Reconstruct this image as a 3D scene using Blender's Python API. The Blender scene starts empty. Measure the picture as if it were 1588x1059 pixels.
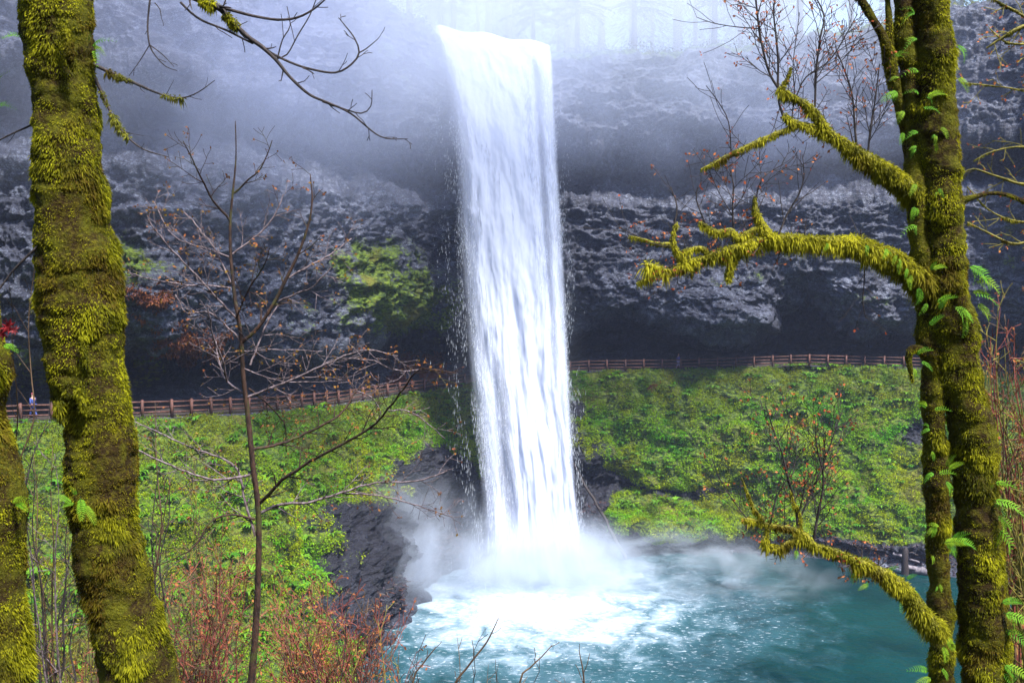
import bpy, math, random
import numpy as np
from mathutils import Vector, Matrix

random.seed(7)
RNG = np.random.default_rng(11)
C = bpy.context.scene.collection
SC = bpy.context.scene

# ------------------------------------------------------------------ camera, sky, sun, exposure
CAM_Z = 30.0
PITCH = math.radians(4.85)
FPX = 1525.0                       # focal length in pixels of the 1588 px wide photograph
cam_d = bpy.data.cameras.new('camera')
cam = bpy.data.objects.new('camera', cam_d)
C.objects.link(cam)
cam.location = (0, 0, CAM_Z)
cam.rotation_euler = (math.radians(90) - PITCH, 0, 0)
cam_d.sensor_width = 36
cam_d.lens = 36 * FPX / 1588
cam_d.clip_start = 0.05
cam_d.clip_end = 2000
SC.camera = cam

SUN_EL, SUN_AZ = math.radians(60), math.radians(138)     # azimuth from +Y (the fall) towards +X
world = bpy.data.worlds.new('World')
SC.world = world
world.use_nodes = True
wn, wl = world.node_tree.nodes, world.node_tree.links
wn.clear()
sky = wn.new('ShaderNodeTexSky')
sky.sky_type = 'NISHITA'
sky.sun_disc = False
sky.sun_elevation = SUN_EL
sky.sun_rotation = SUN_AZ
sky.altitude = 300
sky.air_density = 1.0
sky.dust_density = 1.5
sky.ozone_density = 4.0
bg = wn.new('ShaderNodeBackground')
bg.inputs['Strength'].default_value = 0.15
wo = wn.new('ShaderNodeOutputWorld')
wl.new(sky.outputs[0], bg.inputs[0])
wl.new(bg.outputs[0], wo.inputs[0])

sun_d = bpy.data.lights.new('sun', 'SUN')
sun_d.energy = 5.0
sun_d.angle = math.radians(6)
sun_d.color = (1.0, 0.97, 0.93)
sun = bpy.data.objects.new('sun', sun_d)
C.objects.link(sun)
sd = Vector((math.sin(SUN_AZ) * math.cos(SUN_EL), math.cos(SUN_AZ) * math.cos(SUN_EL), math.sin(SUN_EL)))
sun.rotation_euler = sd.to_track_quat('Z', 'Y').to_euler()

SC.view_settings.view_transform = 'Standard'
SC.view_settings.look = 'None'
SC.view_settings.gamma = 1
SC.view_settings.exposure = 1.28
SC.view_settings.use_curve_mapping = False
SC.cycles.use_denoising = True
SC.cycles.max_bounces = 7
SC.cycles.diffuse_bounces = 3
SC.cycles.glossy_bounces = 2
SC.cycles.transmission_bounces = 3
SC.cycles.transparent_max_bounces = 16
SC.cycles.volume_bounces = 3
SC.cycles.volume_step_rate = 1.0
SC.cycles.volume_max_steps = 128
SC.cycles.use_adaptive_sampling = True
SC.cycles.adaptive_threshold = 0.02

# ------------------------------------------------------------------ numeric helpers
CT, ST = math.cos(PITCH), math.sin(PITCH)

def W(px, py, Y):
    """world point seen at photograph pixel (px, py) at forward distance Y (arrays or numbers)"""
    px, py, Y = np.broadcast_arrays(np.asarray(px, float), np.asarray(py, float), np.asarray(Y, float))
    dx = (px - 794) / FPX
    d = (529.5 - py) / FPX
    k = Y / (CT + d * ST)
    return np.stack([dx * k, Y, CAM_Z + (-ST + d * CT) * k], -1)

def py_of(Y, z):
    s = (z - CAM_Z) / Y
    d = (s * CT + ST) / (CT - s * ST)
    return 529.5 - d * FPX

def px_of(P):
    v = P - np.array([0, 0, CAM_Z])
    dep = v[..., 1] * CT - v[..., 2] * ST
    up = v[..., 1] * ST + v[..., 2] * CT
    dep = np.maximum(dep, 0.1)
    return 794 + FPX * v[..., 0] / dep, 529.5 - FPX * up / dep

_perm = np.random.default_rng(3).permutation(256)
_perm = np.concatenate([_perm, _perm, _perm])
_grad = np.random.default_rng(4).normal(size=(256, 3))
_grad /= np.linalg.norm(_grad, axis=1)[:, None]

def pnoise(P):
    P = np.asarray(P, float)
    I = np.floor(P).astype(np.int64)
    F = P - I
    I &= 255
    U = F * F * F * (F * (F * 6 - 15) + 10)
    out = 0
    for a in (0, 1):
        xa = _perm[(I[..., 0] + a) & 255]
        wa = U[..., 0] if a else 1 - U[..., 0]
        for b in (0, 1):
            xb = _perm[xa + ((I[..., 1] + b) & 255)]
            wb = wa * (U[..., 1] if b else 1 - U[..., 1])
            for c in (0, 1):
                g = _grad[_perm[xb + ((I[..., 2] + c) & 255)]]
                wc = wb * (U[..., 2] if c else 1 - U[..., 2])
                out = out + wc * (g[..., 0] * (F[..., 0] - a) + g[..., 1] * (F[..., 1] - b) + g[..., 2] * (F[..., 2] - c))
    return out * 1.6

def fbm(P, octaves=4, gain=0.5, ridged=False):
    P = np.asarray(P, float)
    s, a, t = 0, 1.0, 0
    for k in range(octaves):
        n = pnoise(P * (2.03 ** k) + k * 17.3)
        if ridged:
            n = 1 - 2 * np.abs(n)
        s = s + a * n
        t += a
        a *= gain
    return s / t

def sstep(a, b, x):
    t = np.clip((x - a) / (b - a), 0, 1)
    return t * t * (3 - 2 * t)

# ------------------------------------------------------------------ mesh helpers
class Geo:
    def __init__(s):
        s.v, s.f, s.c, s.n = [], {3: [], 4: []}, [], 0
    def add(s, v, f, c=None):
        v = np.asarray(v, float).reshape(-1, 3)
        f = np.asarray(f, np.int64)
        s.v.append(v)
        s.f[f.shape[1]].append(f + s.n)
        s.c.append(np.broadcast_to(np.asarray(c if c is not None else (0.5, 0.5, 0.5), float), (len(v), 3)))
        s.n += len(v)
    def empty(s):
        return s.n == 0

def mesh_np(name, v, faces, col=None, smooth=True):
    me = bpy.data.meshes.new(name)
    v = np.asarray(v, np.float32)
    me.vertices.add(len(v))
    me.vertices.foreach_set('co', v.ravel())
    sizes = np.concatenate([np.full(len(f), f.shape[1], np.int32) for f in faces])
    idx = np.concatenate([f.ravel() for f in faces]).astype(np.int32)
    me.loops.add(len(idx))
    me.loops.foreach_set('vertex_index', idx)
    me.polygons.add(len(sizes))
    me.polygons.foreach_set('loop_start', np.concatenate([[0], np.cumsum(sizes)[:-1]]).astype(np.int32))
    if smooth:
        me.polygons.foreach_set('use_smooth', np.ones(len(sizes), bool))
    me.update(calc_edges=True)
    if col is not None:
        a = me.attributes.new('tint', 'FLOAT_COLOR', 'POINT')
        c4 = np.ones((len(v), 4), np.float32)
        c4[:, :3] = col
        a.data.foreach_set('color', c4.ravel())
    return me

def mesh_of(name, g, smooth=True):
    faces = [np.concatenate(g.f[k]) for k in (3, 4) if g.f[k]]
    return mesh_np(name, np.concatenate(g.v), faces, np.concatenate(g.c), smooth)

def obj(name, me, mat=None, parent=None, label=None, cat=None, group=None, kind=None, loc=None):
    o = bpy.data.objects.new(name, me)
    C.objects.link(o)
    if mat is not None and me is not None and not me.materials:
        me.materials.append(mat)
    if parent is not None:
        o.parent = parent
        if loc is None:
            o.location = -parent_loc(parent)
    if loc is not None:
        o.location = loc
    if label: o['label'] = label
    if cat: o['category'] = cat
    if group: o['group'] = group
    if kind: o['kind'] = kind
    return o

def parent_loc(p):
    l = Vector((0, 0, 0))
    while p is not None:
        l += p.location
        p = p.parent
    return l

def thing(name, loc, label, cat, group=None):
    return obj(name, None, None, None, label, cat, group, loc=Vector(loc))

def spline(pts, rad, step):
    """Catmull-Rom through pts, resampled to about step; returns points, radii"""
    pts = np.asarray(pts, float)
    rad = np.asarray(rad, float)
    P = np.vstack([2 * pts[0] - pts[1], pts, 2 * pts[-1] - pts[-2]])
    out, ro = [], []
    for i in range(len(pts) - 1):
        p0, p1, p2, p3 = P[i:i + 4]
        n = max(2, int(np.linalg.norm(p2 - p1) / step))
        t = np.linspace(0, 1, n, endpoint=False)[:, None]
        out.append(0.5 * (2 * p1 + (p2 - p0) * t + (2 * p0 - 5 * p1 + 4 * p2 - p3) * t * t + (3 * p1 - p0 - 3 * p2 + p3) * t ** 3))
        ro.append(rad[i] + (rad[i + 1] - rad[i]) * t[:, 0])
    out.append(pts[-1:]); ro.append(rad[-1:])
    return np.vstack(out), np.concatenate(ro)

def frames(P):
    T = np.gradient(P, axis=0)
    T /= np.linalg.norm(T, axis=1)[:, None] + 1e-9
    up = np.array([0, 0, 1.0]) if abs(T[0, 2]) < 0.9 else np.array([0, 1.0, 0])
    N = np.zeros_like(P)
    n = np.cross(T[0], np.cross(up, T[0])); n /= np.linalg.norm(n) + 1e-9
    for i in range(len(P)):
        n = n - T[i] * np.dot(n, T[i])
        n /= np.linalg.norm(n) + 1e-9
        N[i] = n
    return T, N, np.cross(T, N)

def tube(g, P, R, sides=6, col=None, disp=None, cap=True):
    P = np.asarray(P, float); R = np.asarray(R, float)
    T, N, B = frames(P)
    a = np.linspace(0, 2 * np.pi, sides, endpoint=False)
    dirs = N[:, None] * np.cos(a)[None, :, None] + B[:, None] * np.sin(a)[None, :, None]
    rr = np.repeat(R[:, None], sides, 1)
    V = P[:, None] + dirs * rr[..., None]
    if disp is not None:
        rr = rr + disp(V)
        V = P[:, None] + dirs * rr[..., None]
    n = len(P)
    i = np.arange(n - 1)[:, None] * sides
    j = np.arange(sides)[None]
    j2 = (j + 1) % sides
    F = np.stack([i + j, i + j2, i + sides + j2, i + sides + j], -1).reshape(-1, 4)
    if cap:
        V = np.vstack([V.reshape(-1, 3), P[-1:] + T[-1:] * R[-1] * 0.8])
        j = np.arange(sides); b = (n - 1) * sides
        g.add(V, F, col)
        tip = g.n - 1; o = g.n - len(V)
        g.f[3].append(np.stack([o + b + j, o + b + (j + 1) % sides, np.full(sides, tip)], -1))
    else:
        g.add(V.reshape(-1, 3), F, col)
    return dirs, rr, T

def boxm(g, c, ax, half, col=None):
    c = np.asarray(c, float)
    A = [np.asarray(ax[k], float) * half[k] for k in range(3)]
    V = [c + sx * A[0] + sy * A[1] + sz * A[2] for sx in (-1, 1) for sy in (-1, 1) for sz in (-1, 1)]
    F = [[0, 1, 3, 2], [4, 6, 7, 5], [0, 4, 5, 1], [2, 3, 7, 6], [0, 2, 6, 4], [1, 5, 7, 3]]
    g.add(V, F, col)

# ------------------------------------------------------------------ materials
def mat(name, build):
    m = bpy.data.materials.new(name)
    m.use_nodes = True
    nt = m.node_tree
    nt.nodes.clear()
    out = nt.nodes.new('ShaderNodeOutputMaterial')
    build(nt, out)
    return m

class NB:
    """short node-building helper"""
    def __init__(s, nt): s.nt = nt
    def n(s, t, **kw):
        x = s.nt.nodes.new('ShaderNode' + t)
        for k, v in kw.items():
            if k.startswith('i_'):
                key = k[2:]
                key = int(key) if key.isdigit() else key.replace('_', ' ')
                s.set(x.inputs[key], v)
            else: setattr(x, k, v)
        return x
    def set(s, inp, v):
        if hasattr(v, 'is_linked') or isinstance(v, bpy.types.NodeSocket): s.nt.links.new(v, inp)
        else: inp.default_value = v
    def math(s, op, a, b=None, clamp=False):
        x = s.nt.nodes.new('ShaderNodeMath'); x.operation = op; x.use_clamp = clamp
        s.set(x.inputs[0], a)
        if b is not None: s.set(x.inputs[1], b)
        return x.outputs[0]
    def ramp(s, f, lo, hi, a=0.0, b=1.0, smooth=True):
        x = s.nt.nodes.new('ShaderNodeMapRange')
        if smooth: x.interpolation_type = 'SMOOTHSTEP'
        s.set(x.inputs[0], f)
        s.set(x.inputs[1], lo); s.set(x.inputs[2], hi); s.set(x.inputs[3], a); s.set(x.inputs[4], b)
        return x.outputs[0]
    def mix(s, f, a, b, mode='MIX'):
        x = s.nt.nodes.new('ShaderNodeMix'); x.data_type = 'RGBA'; x.blend_type = mode
        s.set(x.inputs[0], f); s.set(x.inputs[6], a); s.set(x.inputs[7], b)
        return x.outputs[2]
    def noise(s, vec, scale, detail=4, rough=0.55, dist=0.0):
        x = s.nt.nodes.new('ShaderNodeTexNoise')
        if vec is not None: s.nt.links.new(vec, x.inputs['Vector'])
        x.inputs['Scale'].default_value = scale; x.inputs['Detail'].default_value = detail
        x.inputs['Roughness'].default_value = rough; x.inputs['Distortion'].default_value = dist
        return x.outputs[0]
    def mapping(s, vec, scale=(1, 1, 1), loc=(0, 0, 0), rot=(0, 0, 0)):
        x = s.nt.nodes.new('ShaderNodeMapping')
        s.nt.links.new(vec, x.inputs[0])
        x.inputs['Scale'].default_value = scale; x.inputs['Location'].default_value = loc; x.inputs['Rotation'].default_value = rot
        return x.outputs[0]
    def pos(s): return s.nt.nodes.new('ShaderNodeNewGeometry').outputs['Position']
    def attr(s, name, out='Color'):
        x = s.nt.nodes.new('ShaderNodeAttribute'); x.attribute_name = name
        return x.outputs[out]
    def sep(s, c):
        x = s.nt.nodes.new('ShaderNodeSeparateColor'); s.nt.links.new(c, x.inputs[0]); return x.outputs
    def sepxyz(s, c):
        x = s.nt.nodes.new('ShaderNodeSeparateXYZ'); s.nt.links.new(c, x.inputs[0]); return x.outputs
    def bump(s, h, strength, dist, normal=None):
        x = s.nt.nodes.new('ShaderNodeBump'); s.set(x.inputs['Height'], h)
        x.inputs['Strength'].default_value = strength; x.inputs['Distance'].default_value = dist
        if normal is not None: s.nt.links.new(normal, x.inputs['Normal'])
        return x.outputs[0]

def principled(b, out, col, rough=0.8, spec=0.3, normal=None, **kw):
    p = b.n('BsdfPrincipled')
    b.set(p.inputs['Base Color'], col)
    b.set(p.inputs['Roughness'], rough)
    b.set(p.inputs['Specular IOR Level'], spec)
    if normal is not None: b.nt.links.new(normal, p.inputs['Normal'])
    for k, v in kw.items(): b.set(p.inputs[k.replace('_', ' ')], v)
    if out is not None: b.nt.links.new(p.outputs[0], out.inputs[0])
    return p

def leafy(transl=0.35, rough=0.6, var=0.25, spec=0.25):
    """foliage coloured by the piece's own tint, some light passing through"""
    def build(nt, out):
        b = NB(nt)
        c = b.attr('tint')
        nz = b.noise(b.pos(), 3.0, 2)
        c2 = b.mix(b.ramp(nz, 0.3, 0.7, 0, var), c, (0.02, 0.02, 0.005, 1))
        p = principled(b, None, c2, rough, spec)
        t = b.n('BsdfTranslucent'); nt.links.new(c2, t.inputs[0])
        m = b.n('MixShader'); m.inputs[0].default_value = transl
        nt.links.new(p.outputs[0], m.inputs[1]); nt.links.new(t.outputs[0], m.inputs[2])
        nt.links.new(m.outputs[0], out.inputs[0])
    return build

def m_wall(nt, out):
    b = NB(nt)
    a = b.sep(b.attr('tint'))            # R moss, G red litter, B darkening for wet rock and for painted recess shade
    pos = b.pos()
    st = b.mapping(pos, (1, 1, 1.7))
    n1 = b.noise(st, 2.6, 7, 0.68, 0.3)
    n2 = b.noise(pos, 0.22, 4, 0.6)
    n3 = b.noise(st, 7.0, 5, 0.7)
    v = b.n('TexVoronoi', feature='F1'); nt.links.new(b.mapping(pos, (1.0, 1.0, 1.9)), v.inputs['Vector']); v.inputs['Scale'].default_value = 1.5
    rock = b.mix(b.ramp(n2, 0.35, 0.65), (0.034, 0.037, 0.058, 1), (0.070, 0.076, 0.112, 1))
    rock = b.mix(b.ramp(v.outputs[0], 0.1, 0.7, 0, 0.5), rock, (0.02, 0.02, 0.027, 1))
    th = b.ramp(b.noise(st, 0.7, 4, 0.6), 0.3, 0.7, 0.545, 0.455)
    lich = b.ramp(b.math('ADD', b.math('MULTIPLY', n1, 0.45), b.math('MULTIPLY', n3, 0.55)), th, b.math('ADD', th, 0.10))
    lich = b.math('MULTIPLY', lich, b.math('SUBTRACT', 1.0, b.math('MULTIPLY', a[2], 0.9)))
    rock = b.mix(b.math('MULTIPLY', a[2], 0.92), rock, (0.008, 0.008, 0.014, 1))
    rock = b.mix(b.math('MULTIPLY', lich, 0.9), rock, (0.19, 0.21, 0.27, 1))
    mo = b.mix(b.ramp(n1, 0.4, 0.62), (0.015, 0.035, 0.006, 1), (0.13, 0.19, 0.012, 1))
    mo = b.mix(b.ramp(n2, 0.5, 0.7, 0, 0.7), mo, (0.13, 0.11, 0.012, 1))
    mf = b.math('MULTIPLY', b.ramp(b.math('ADD', a[0], b.math('MULTIPLY', b.math('SUBTRACT', n1, 0.5), 1.0)), 0.35, 0.6), 1.0)
    c = b.mix(mf, rock, mo)
    rf = b.ramp(b.math('ADD', a[1], b.math('MULTIPLY', b.math('SUBTRACT', n3, 0.5), 1.2)), 0.4, 0.65)
    c = b.mix(rf, c, (0.17, 0.045, 0.018, 1))
    h = b.math('ADD', b.math('MULTIPLY', n1, 0.8), b.math('MULTIPLY', v.outputs[0], 0.5))
    bp = b.bump(h, 0.9, 0.5)
    bp = b.bump(n3, 0.6, 0.12, bp)
    rg = b.ramp(n1, 0.3, 0.7, 0.35, 0.75)
    principled(b, out, c, b.math('MAXIMUM', rg, b.math('MULTIPLY', mf, 0.8)), 0.3, bp)

def m_ground(nt, out):
    b = NB(nt)
    n = b.noise(b.pos(), 1.3, 6, 0.65)
    n2 = b.noise(b.pos(), 9, 4, 0.7)
    c = b.mix(b.ramp(n, 0.4, 0.6), (0.035, 0.022, 0.014, 1), (0.05, 0.075, 0.012, 1))
    c = b.mix(b.ramp(n2, 0.5, 0.7, 0, 0.6), c, (0.11, 0.05, 0.025, 1))
    principled(b, out, c, 0.9, 0.2, b.bump(n2, 0.8, 0.1))

def m_trail(nt, out):
    b = NB(nt)
    n = b.noise(b.pos(), 2.0, 5)
    principled(b, out, b.mix(n, (0.025, 0.02, 0.018, 1), (0.06, 0.048, 0.04, 1)), 0.9, 0.2, b.bump(n, 0.4, 0.1))

def m_moss_base(nt, out):
    b = NB(nt)
    pos = b.pos()
    n = b.noise(pos, 9, 4, 0.6); n2 = b.noise(pos, 55, 5, 0.7)
    c = b.mix(b.ramp(n, 0.42, 0.62), (0.030, 0.018, 0.006, 1), (0.085, 0.085, 0.006, 1))
    c = b.mix(b.ramp(n2, 0.45, 0.7, 0, 0.6), c, (0.15, 0.13, 0.010, 1))
    principled(b, out, c, 0.95, 0.1, b.bump(b.math('ADD', n2, n), 1.0, 0.03))

def bark(c1, c2, scale=30, c3=None):
    def build(nt, out):
        b = NB(nt)
        n = b.noise(b.mapping(b.pos(), (1, 1, 0.35)), scale, 5, 0.65)
        c = b.mix(b.ramp(n, 0.35, 0.65), c1, c2)
        if c3 is not None:
            c = b.mix(b.ramp(b.noise(b.pos(), 5, 3), 0.52, 0.62), c, c3)
        principled(b, out, c, 0.75, 0.35, b.bump(n, 0.6, 0.02))
    return build

IMPACT = (3.0, 88.0)

def m_pool(nt, out):
    b = NB(nt)
    pos = b.pos()
    xyz = b.sepxyz(pos)
    dx = b.math('MULTIPLY', b.math('SUBTRACT', xyz[0], IMPACT[0] - 1.0), 0.85)
    dy = b.math('MULTIPLY', b.math('SUBTRACT', xyz[1], IMPACT[1] - 4.5), 0.90)
    r = b.math('SQRT', b.math('ADD', b.math('MULTIPLY', dx, dx), b.math('MULTIPLY', dy, dy)))
    nf = b.noise(pos, 0.35, 7, 0.62, 0.6)
    nw = b.noise(b.mapping(pos, (0.8, 1.6, 1)), 2.4, 6, 0.65, 0.5)
    rr = b.math('SUBTRACT', r, b.math('MULTIPLY', b.math('SUBTRACT', nf, 0.5), 26.0))
    foam = b.ramp(rr, 14.0, 0.5)
    lace = b.math('MULTIPLY', b.ramp(nw, 0.56, 0.66), b.ramp(rr, 22.0, 7.0, 0, 0.8))
    foam = b.math('MAXIMUM', foam, lace)
    fleck = b.math('MULTIPLY', b.ramp(b.noise(pos, 4.5, 2, 0.6), 0.765, 0.81), b.ramp(nf, 0.50, 0.68, 0.0, 0.45))
    foam = b.math('MAXIMUM', foam, fleck)
    deep = b.mix(b.ramp(b.noise(pos, 0.09, 3), 0.35, 0.65), (0.001, 0.014, 0.017, 1), (0.003, 0.030, 0.032, 1))
    deep = b.mix(b.ramp(rr, 24.0, 8.0, 0, 0.55), deep, (0.05, 0.13, 0.17, 1))
    c = b.mix(foam, deep, b.mix(b.ramp(nw, 0.35, 0.65), (0.26, 0.36, 0.44, 1), (0.52, 0.57, 0.64, 1)))
    wav = b.noise(b.mapping(pos, (0.7, 1.5, 1)), 3.0, 5, 0.6)
    wav2 = b.noise(pos, 0.8, 3, 0.5)
    bp = b.bump(wav2, 0.35, 0.5)
    bp = b.bump(wav, 0.12, 0.08, bp)
    principled(b, out, c, b.ramp(foam, 0, 1, 0.22, 0.8), 0.12, bp, IOR=1.33)

def m_fall(nt, out):
    """falling water: white strands with clear gaps between them"""
    b = NB(nt)
    uv = b.n('UVMap', uv_map='flow').outputs[0]
    s = b.sepxyz(uv)                       # x across in metres, y travel down the fall
    cov = b.attr('tint')                   # R thickness of the water here, G layer number
    cr = b.sep(cov)
    off = b.n('CombineXYZ'); b.set(off.inputs[2], b.math('MULTIPLY', cr[1], 37.0)); b.set(off.inputs[0], s[0]); b.set(off.inputs[1], s[1])
    vec = off.outputs[0]
    warp = b.noise(b.mapping(vec, (0.8, 0.55, 1)), 1.0, 3, 0.5)
    n_big = b.noise(b.mapping(vec, (0.8, 0.55, 1), (0, 0, 0)), 1.0, 5, 0.65, 1.2)
    n_str = b.noise(b.mapping(vec, (1.9, 0.6, 1)), 1.0, 6, 0.74, 0.9)
    n_fin = b.noise(b.mapping(vec, (6.0, 2.6, 1)), 1.0, 4, 0.7, 0.4)
    q = b.math('ADD', b.math('MULTIPLY', n_big, 0.8), b.math('ADD', b.math('MULTIPLY', n_str, 0.75), b.math('MULTIPLY', n_fin, 0.55)))
    q = b.math('MULTIPLY', q, 1 / 2.1)
    th = b.ramp(cr[0], 0.0, 1.0, 0.70, 0.30, smooth=False)
    al = b.ramp(q, b.math('SUBTRACT', th, 0.05), b.math('ADD', th, 0.16))
    al = b.math('MAXIMUM', al, b.math('MULTIPLY', b.math('MULTIPLY', cr[0], 0.75), b.ramp(n_big, 0.3, 0.6, 0.45, 1.0)))
    al = b.math('MULTIPLY', al, b.ramp(cr[0], 0.02, 0.18))
    al = b.math('MULTIPLY', al, b.ramp(cr[0], 0.0, 1.0, 0.75, 1.0))
    d = b.n('BsdfDiffuse'); d.inputs[0].default_value = (0.70, 0.74, 0.85, 1)
    nt.links.new(b.bump(q, 0.25, 0.4), d.inputs['Normal'])
    t = b.n('BsdfTranslucent'); t.inputs[0].default_value = (0.66, 0.71, 0.85, 1)
    m1 = b.n('MixShader'); m1.inputs[0].default_value = 0.45
    nt.links.new(d.outputs[0], m1.inputs[1]); nt.links.new(t.outputs[0], m1.inputs[2])
    tr = b.n('BsdfTransparent')
    m2 = b.n('MixShader'); nt.links.new(al, m2.inputs[0])
    nt.links.new(tr.outputs[0], m2.inputs[1]); nt.links.new(m1.outputs[0], m2.inputs[2])
    nt.links.new(m2.outputs[0], out.inputs[0])

def m_droplets(nt, out):
    b = NB(nt)
    d = b.n('BsdfDiffuse'); d.inputs[0].default_value = (0.88, 0.91, 0.96, 1)
    t = b.n('BsdfTranslucent'); t.inputs[0].default_value = (0.85, 0.9, 0.98, 1)
    m1 = b.n('MixShader'); m1.inputs[0].default_value = 0.45
    nt.links.new(d.outputs[0], m1.inputs[1]); nt.links.new(t.outputs[0], m1.inputs[2])
    nt.links.new(m1.outputs[0], out.inputs[0])

def volmat(dens, color, noise_scale=None, nlo=0.4, nhi=0.65, low=0.0, stretch=(1, 1, 1), power=1.0, aniso=0.25, warp=1.2):
    """mist thinning from the middle of its ellipsoid to nothing at its edge"""
    def build(nt, out):
        b = NB(nt)
        v = b.n('VolumePrincipled')
        v.inputs['Color'].default_value = color
        v.inputs['Anisotropy'].default_value = aniso
        if noise_scale is None:
            v.inputs['Density'].default_value = dens
        else:
            oc = b.n('TexCoord').outputs['Object']
            ln = b.n('VectorMath', operation='LENGTH'); nt.links.new(oc, ln.inputs[0])
            fall = b.ramp(ln.outputs['Value'], 1.0, 0.12)
            if power != 1.0: fall = b.math('POWER', fall, power)
            nz = b.noise(b.mapping(b.pos(), stretch), noise_scale, 4, 0.6, warp)
            nz = b.ramp(nz, nlo, nhi, low, 1.0)
            b.set(v.inputs['Density'], b.math('MULTIPLY', b.math('MULTIPLY', fall, nz), dens))
        nt.links.new(v.outputs[0], out.inputs['Volume'])
    return build

def plain(c, rough=0.7, spec=0.3):
    def build(nt, out):
        b = NB(nt)
        n = b.noise(b.pos(), 8, 4)
        principled(b, out, b.mix(b.ramp(n, 0.3, 0.7, 0, 0.35), c, tuple(x * 0.5 for x in c[:3]) + (1,)), rough, spec)
    return build

M = dict(
    wall=mat('basalt_and_moss', m_wall), ground=mat('forest_ground', m_ground), trail=mat('gravel', m_trail),
    leaf=mat('leaves', leafy(0.35, 0.7, 0.2, 0.08)), moss=mat('moss_fronds', leafy(0.45, 0.8, 0.15, 0.12)), mossbase=mat('moss_bed', m_moss_base), mossbright=mat('bright_moss_bed', bark((0.05, 0.048, 0.006, 1), (0.24, 0.22, 0.015, 1), 70)),
    fern=mat('fern_green', leafy(0.4, 0.65, 0.1, 0.1)),
    pool=mat('pool_water', m_pool), fall=mat('falling_water', m_fall), drops=mat('droplets', m_droplets),
    rail=mat('railing_wood', bark((0.05, 0.022, 0.016, 1), (0.13, 0.055, 0.04, 1), 4)),
    dark=mat('dark_bark', bark((0.012, 0.009, 0.010, 1), (0.05, 0.038, 0.036, 1), 40)),
    sap=mat('sapling_bark', bark((0.014, 0.007, 0.005, 1), (0.055, 0.026, 0.015, 1), 35, (0.045, 0.042, 0.010, 1))),
    pale=mat('pale_bark', bark((0.05, 0.032, 0.032, 1), (0.20, 0.155, 0.165, 1), 40)),
    grey=mat('weathered_wood', bark((0.07, 0.06, 0.075, 1), (0.20, 0.18, 0.20, 1), 3)),
    brownwood=mat('wet_driftwood', bark((0.035, 0.02, 0.018, 1), (0.10, 0.055, 0.045, 1), 3)),
    fir=mat('fir_bark', bark((0.03, 0.022, 0.018, 1), (0.08, 0.06, 0.05, 1), 3)),
    skin=mat('skin', plain((0.45, 0.26, 0.19, 1))), pink=mat('pink_cloth', plain((0.55, 0.12, 0.16, 1))),
    violet=mat('violet_cloth', plain((0.12, 0.10, 0.38, 1))), blue=mat('blue_cloth', plain((0.05, 0.08, 0.28, 1))),
    lilac=mat('lilac_cloth', plain((0.38, 0.32, 0.50, 1))), hair=mat('dark_hair', plain((0.03, 0.02, 0.015, 1))),
    maroon=mat('maroon_cloth', plain((0.30, 0.04, 0.06, 1))),
)

# ------------------------------------------------------------------ the canyon wall: pool shore, mossy bank, trail bench, alcove, cliff, rim, plateau
CPX = np.array([-2600, -1300, -500, 0, 250, 400, 520, 620, 700, 800, 900, 1050, 1250, 1420, 1600, 1900, 2400, 3600.])
def row(*a): return np.array(a, float)
YT = row(25, 40, 58, 66, 67, 76, 88, 98, 105, 108, 108, 108, 107, 106, 102, 90, 70, 45)
PT = row(1071, 820, 690, 655, 648, 640, 628, 612, 600, 588, 576, 574, 567, 571, 585, 603, 660, 770)
ZT = np.array([W(0, p, y)[2] for p, y in zip(PT, YT)])
YS = row(13, 24, 34, 36, 38, 48, 64, 82, 91, 96, 98, 99.5, 97, 92, 88, 80, 60, 38)
LIP = row(24, 24, 23.5, 23.2, 22.6, 22.6, 22.2, 22, 21.8, 22.3, 22.3, 22.2, 22.6, 22.6, 22.8, 23.5, 24, 24)
RIMZ = row(66, 66, 66, 65, 64, 62, 57.0, 54.3, 51.9, 50.8, 51.9, 52.7, 54, 56, 58, 62, 66, 66)
RIMY = row(30, 46, 65, 73, 75, 84, 94, 99.5, 101.2, 101.4, 107, 111, 111, 110, 107, 96, 77, 52)
NF = []      # per feature row: (Y array, z array, rows to next)
mid = lambda t: (YS + (YT - YS) * t)
NF.append((YS - 6, 0 * YS - 4, 3))
NF.append((YS - 0.6, 0 * YS - 0.3, 10))
NF.append((YS + 1.2, 0 * YS + 0.7, 48))
NF.append((YS + (YT - YS) * 0.5, ZT * 0.52, 62))
NF.append((YT - 0.7, ZT - 0.4, 5))
NF.append((YT, ZT, 4))
NF.append((YT + 2.6, ZT + 0.02, 5))
NF.append((YT + 7.0, ZT + 0.6, 8))
NF.append((YT + 8.6, (ZT + LIP) / 2, 8))
NF.append((YT + 6.5, LIP + 0.4, 12))
NF.append((YT + 1.6, LIP + 0.8, 30))
NF.append((YT + 0.2, LIP + 6, 36))
NF.append((YT + 1.0, LIP + 13.5, 14))
NF.append((YT + 6.0, LIP + 15.2, 10))
NF.append((YT + 6.8, LIP + 18.6, 12))
NF.append((np.minimum(YT + 0.4, RIMY + 3), LIP + 20.2, 36))
NF.append((np.minimum(YT + 1.8, RIMY + 2.0), LIP + 27, 20))
NF.append((RIMY, RIMZ - 0.9, 5))
NF.append((RIMY + 1.0, RIMZ, 8))
NF.append((RIMY + 25, RIMZ + 3.5, 8))
NF.append((RIMY + 110, RIMZ + 14, 0))

upx = np.concatenate([np.linspace(-2600, -60, 60, endpoint=False), np.linspace(-60, 1650, 900, endpoint=False), np.linspace(1650, 3600, 50)])
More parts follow.
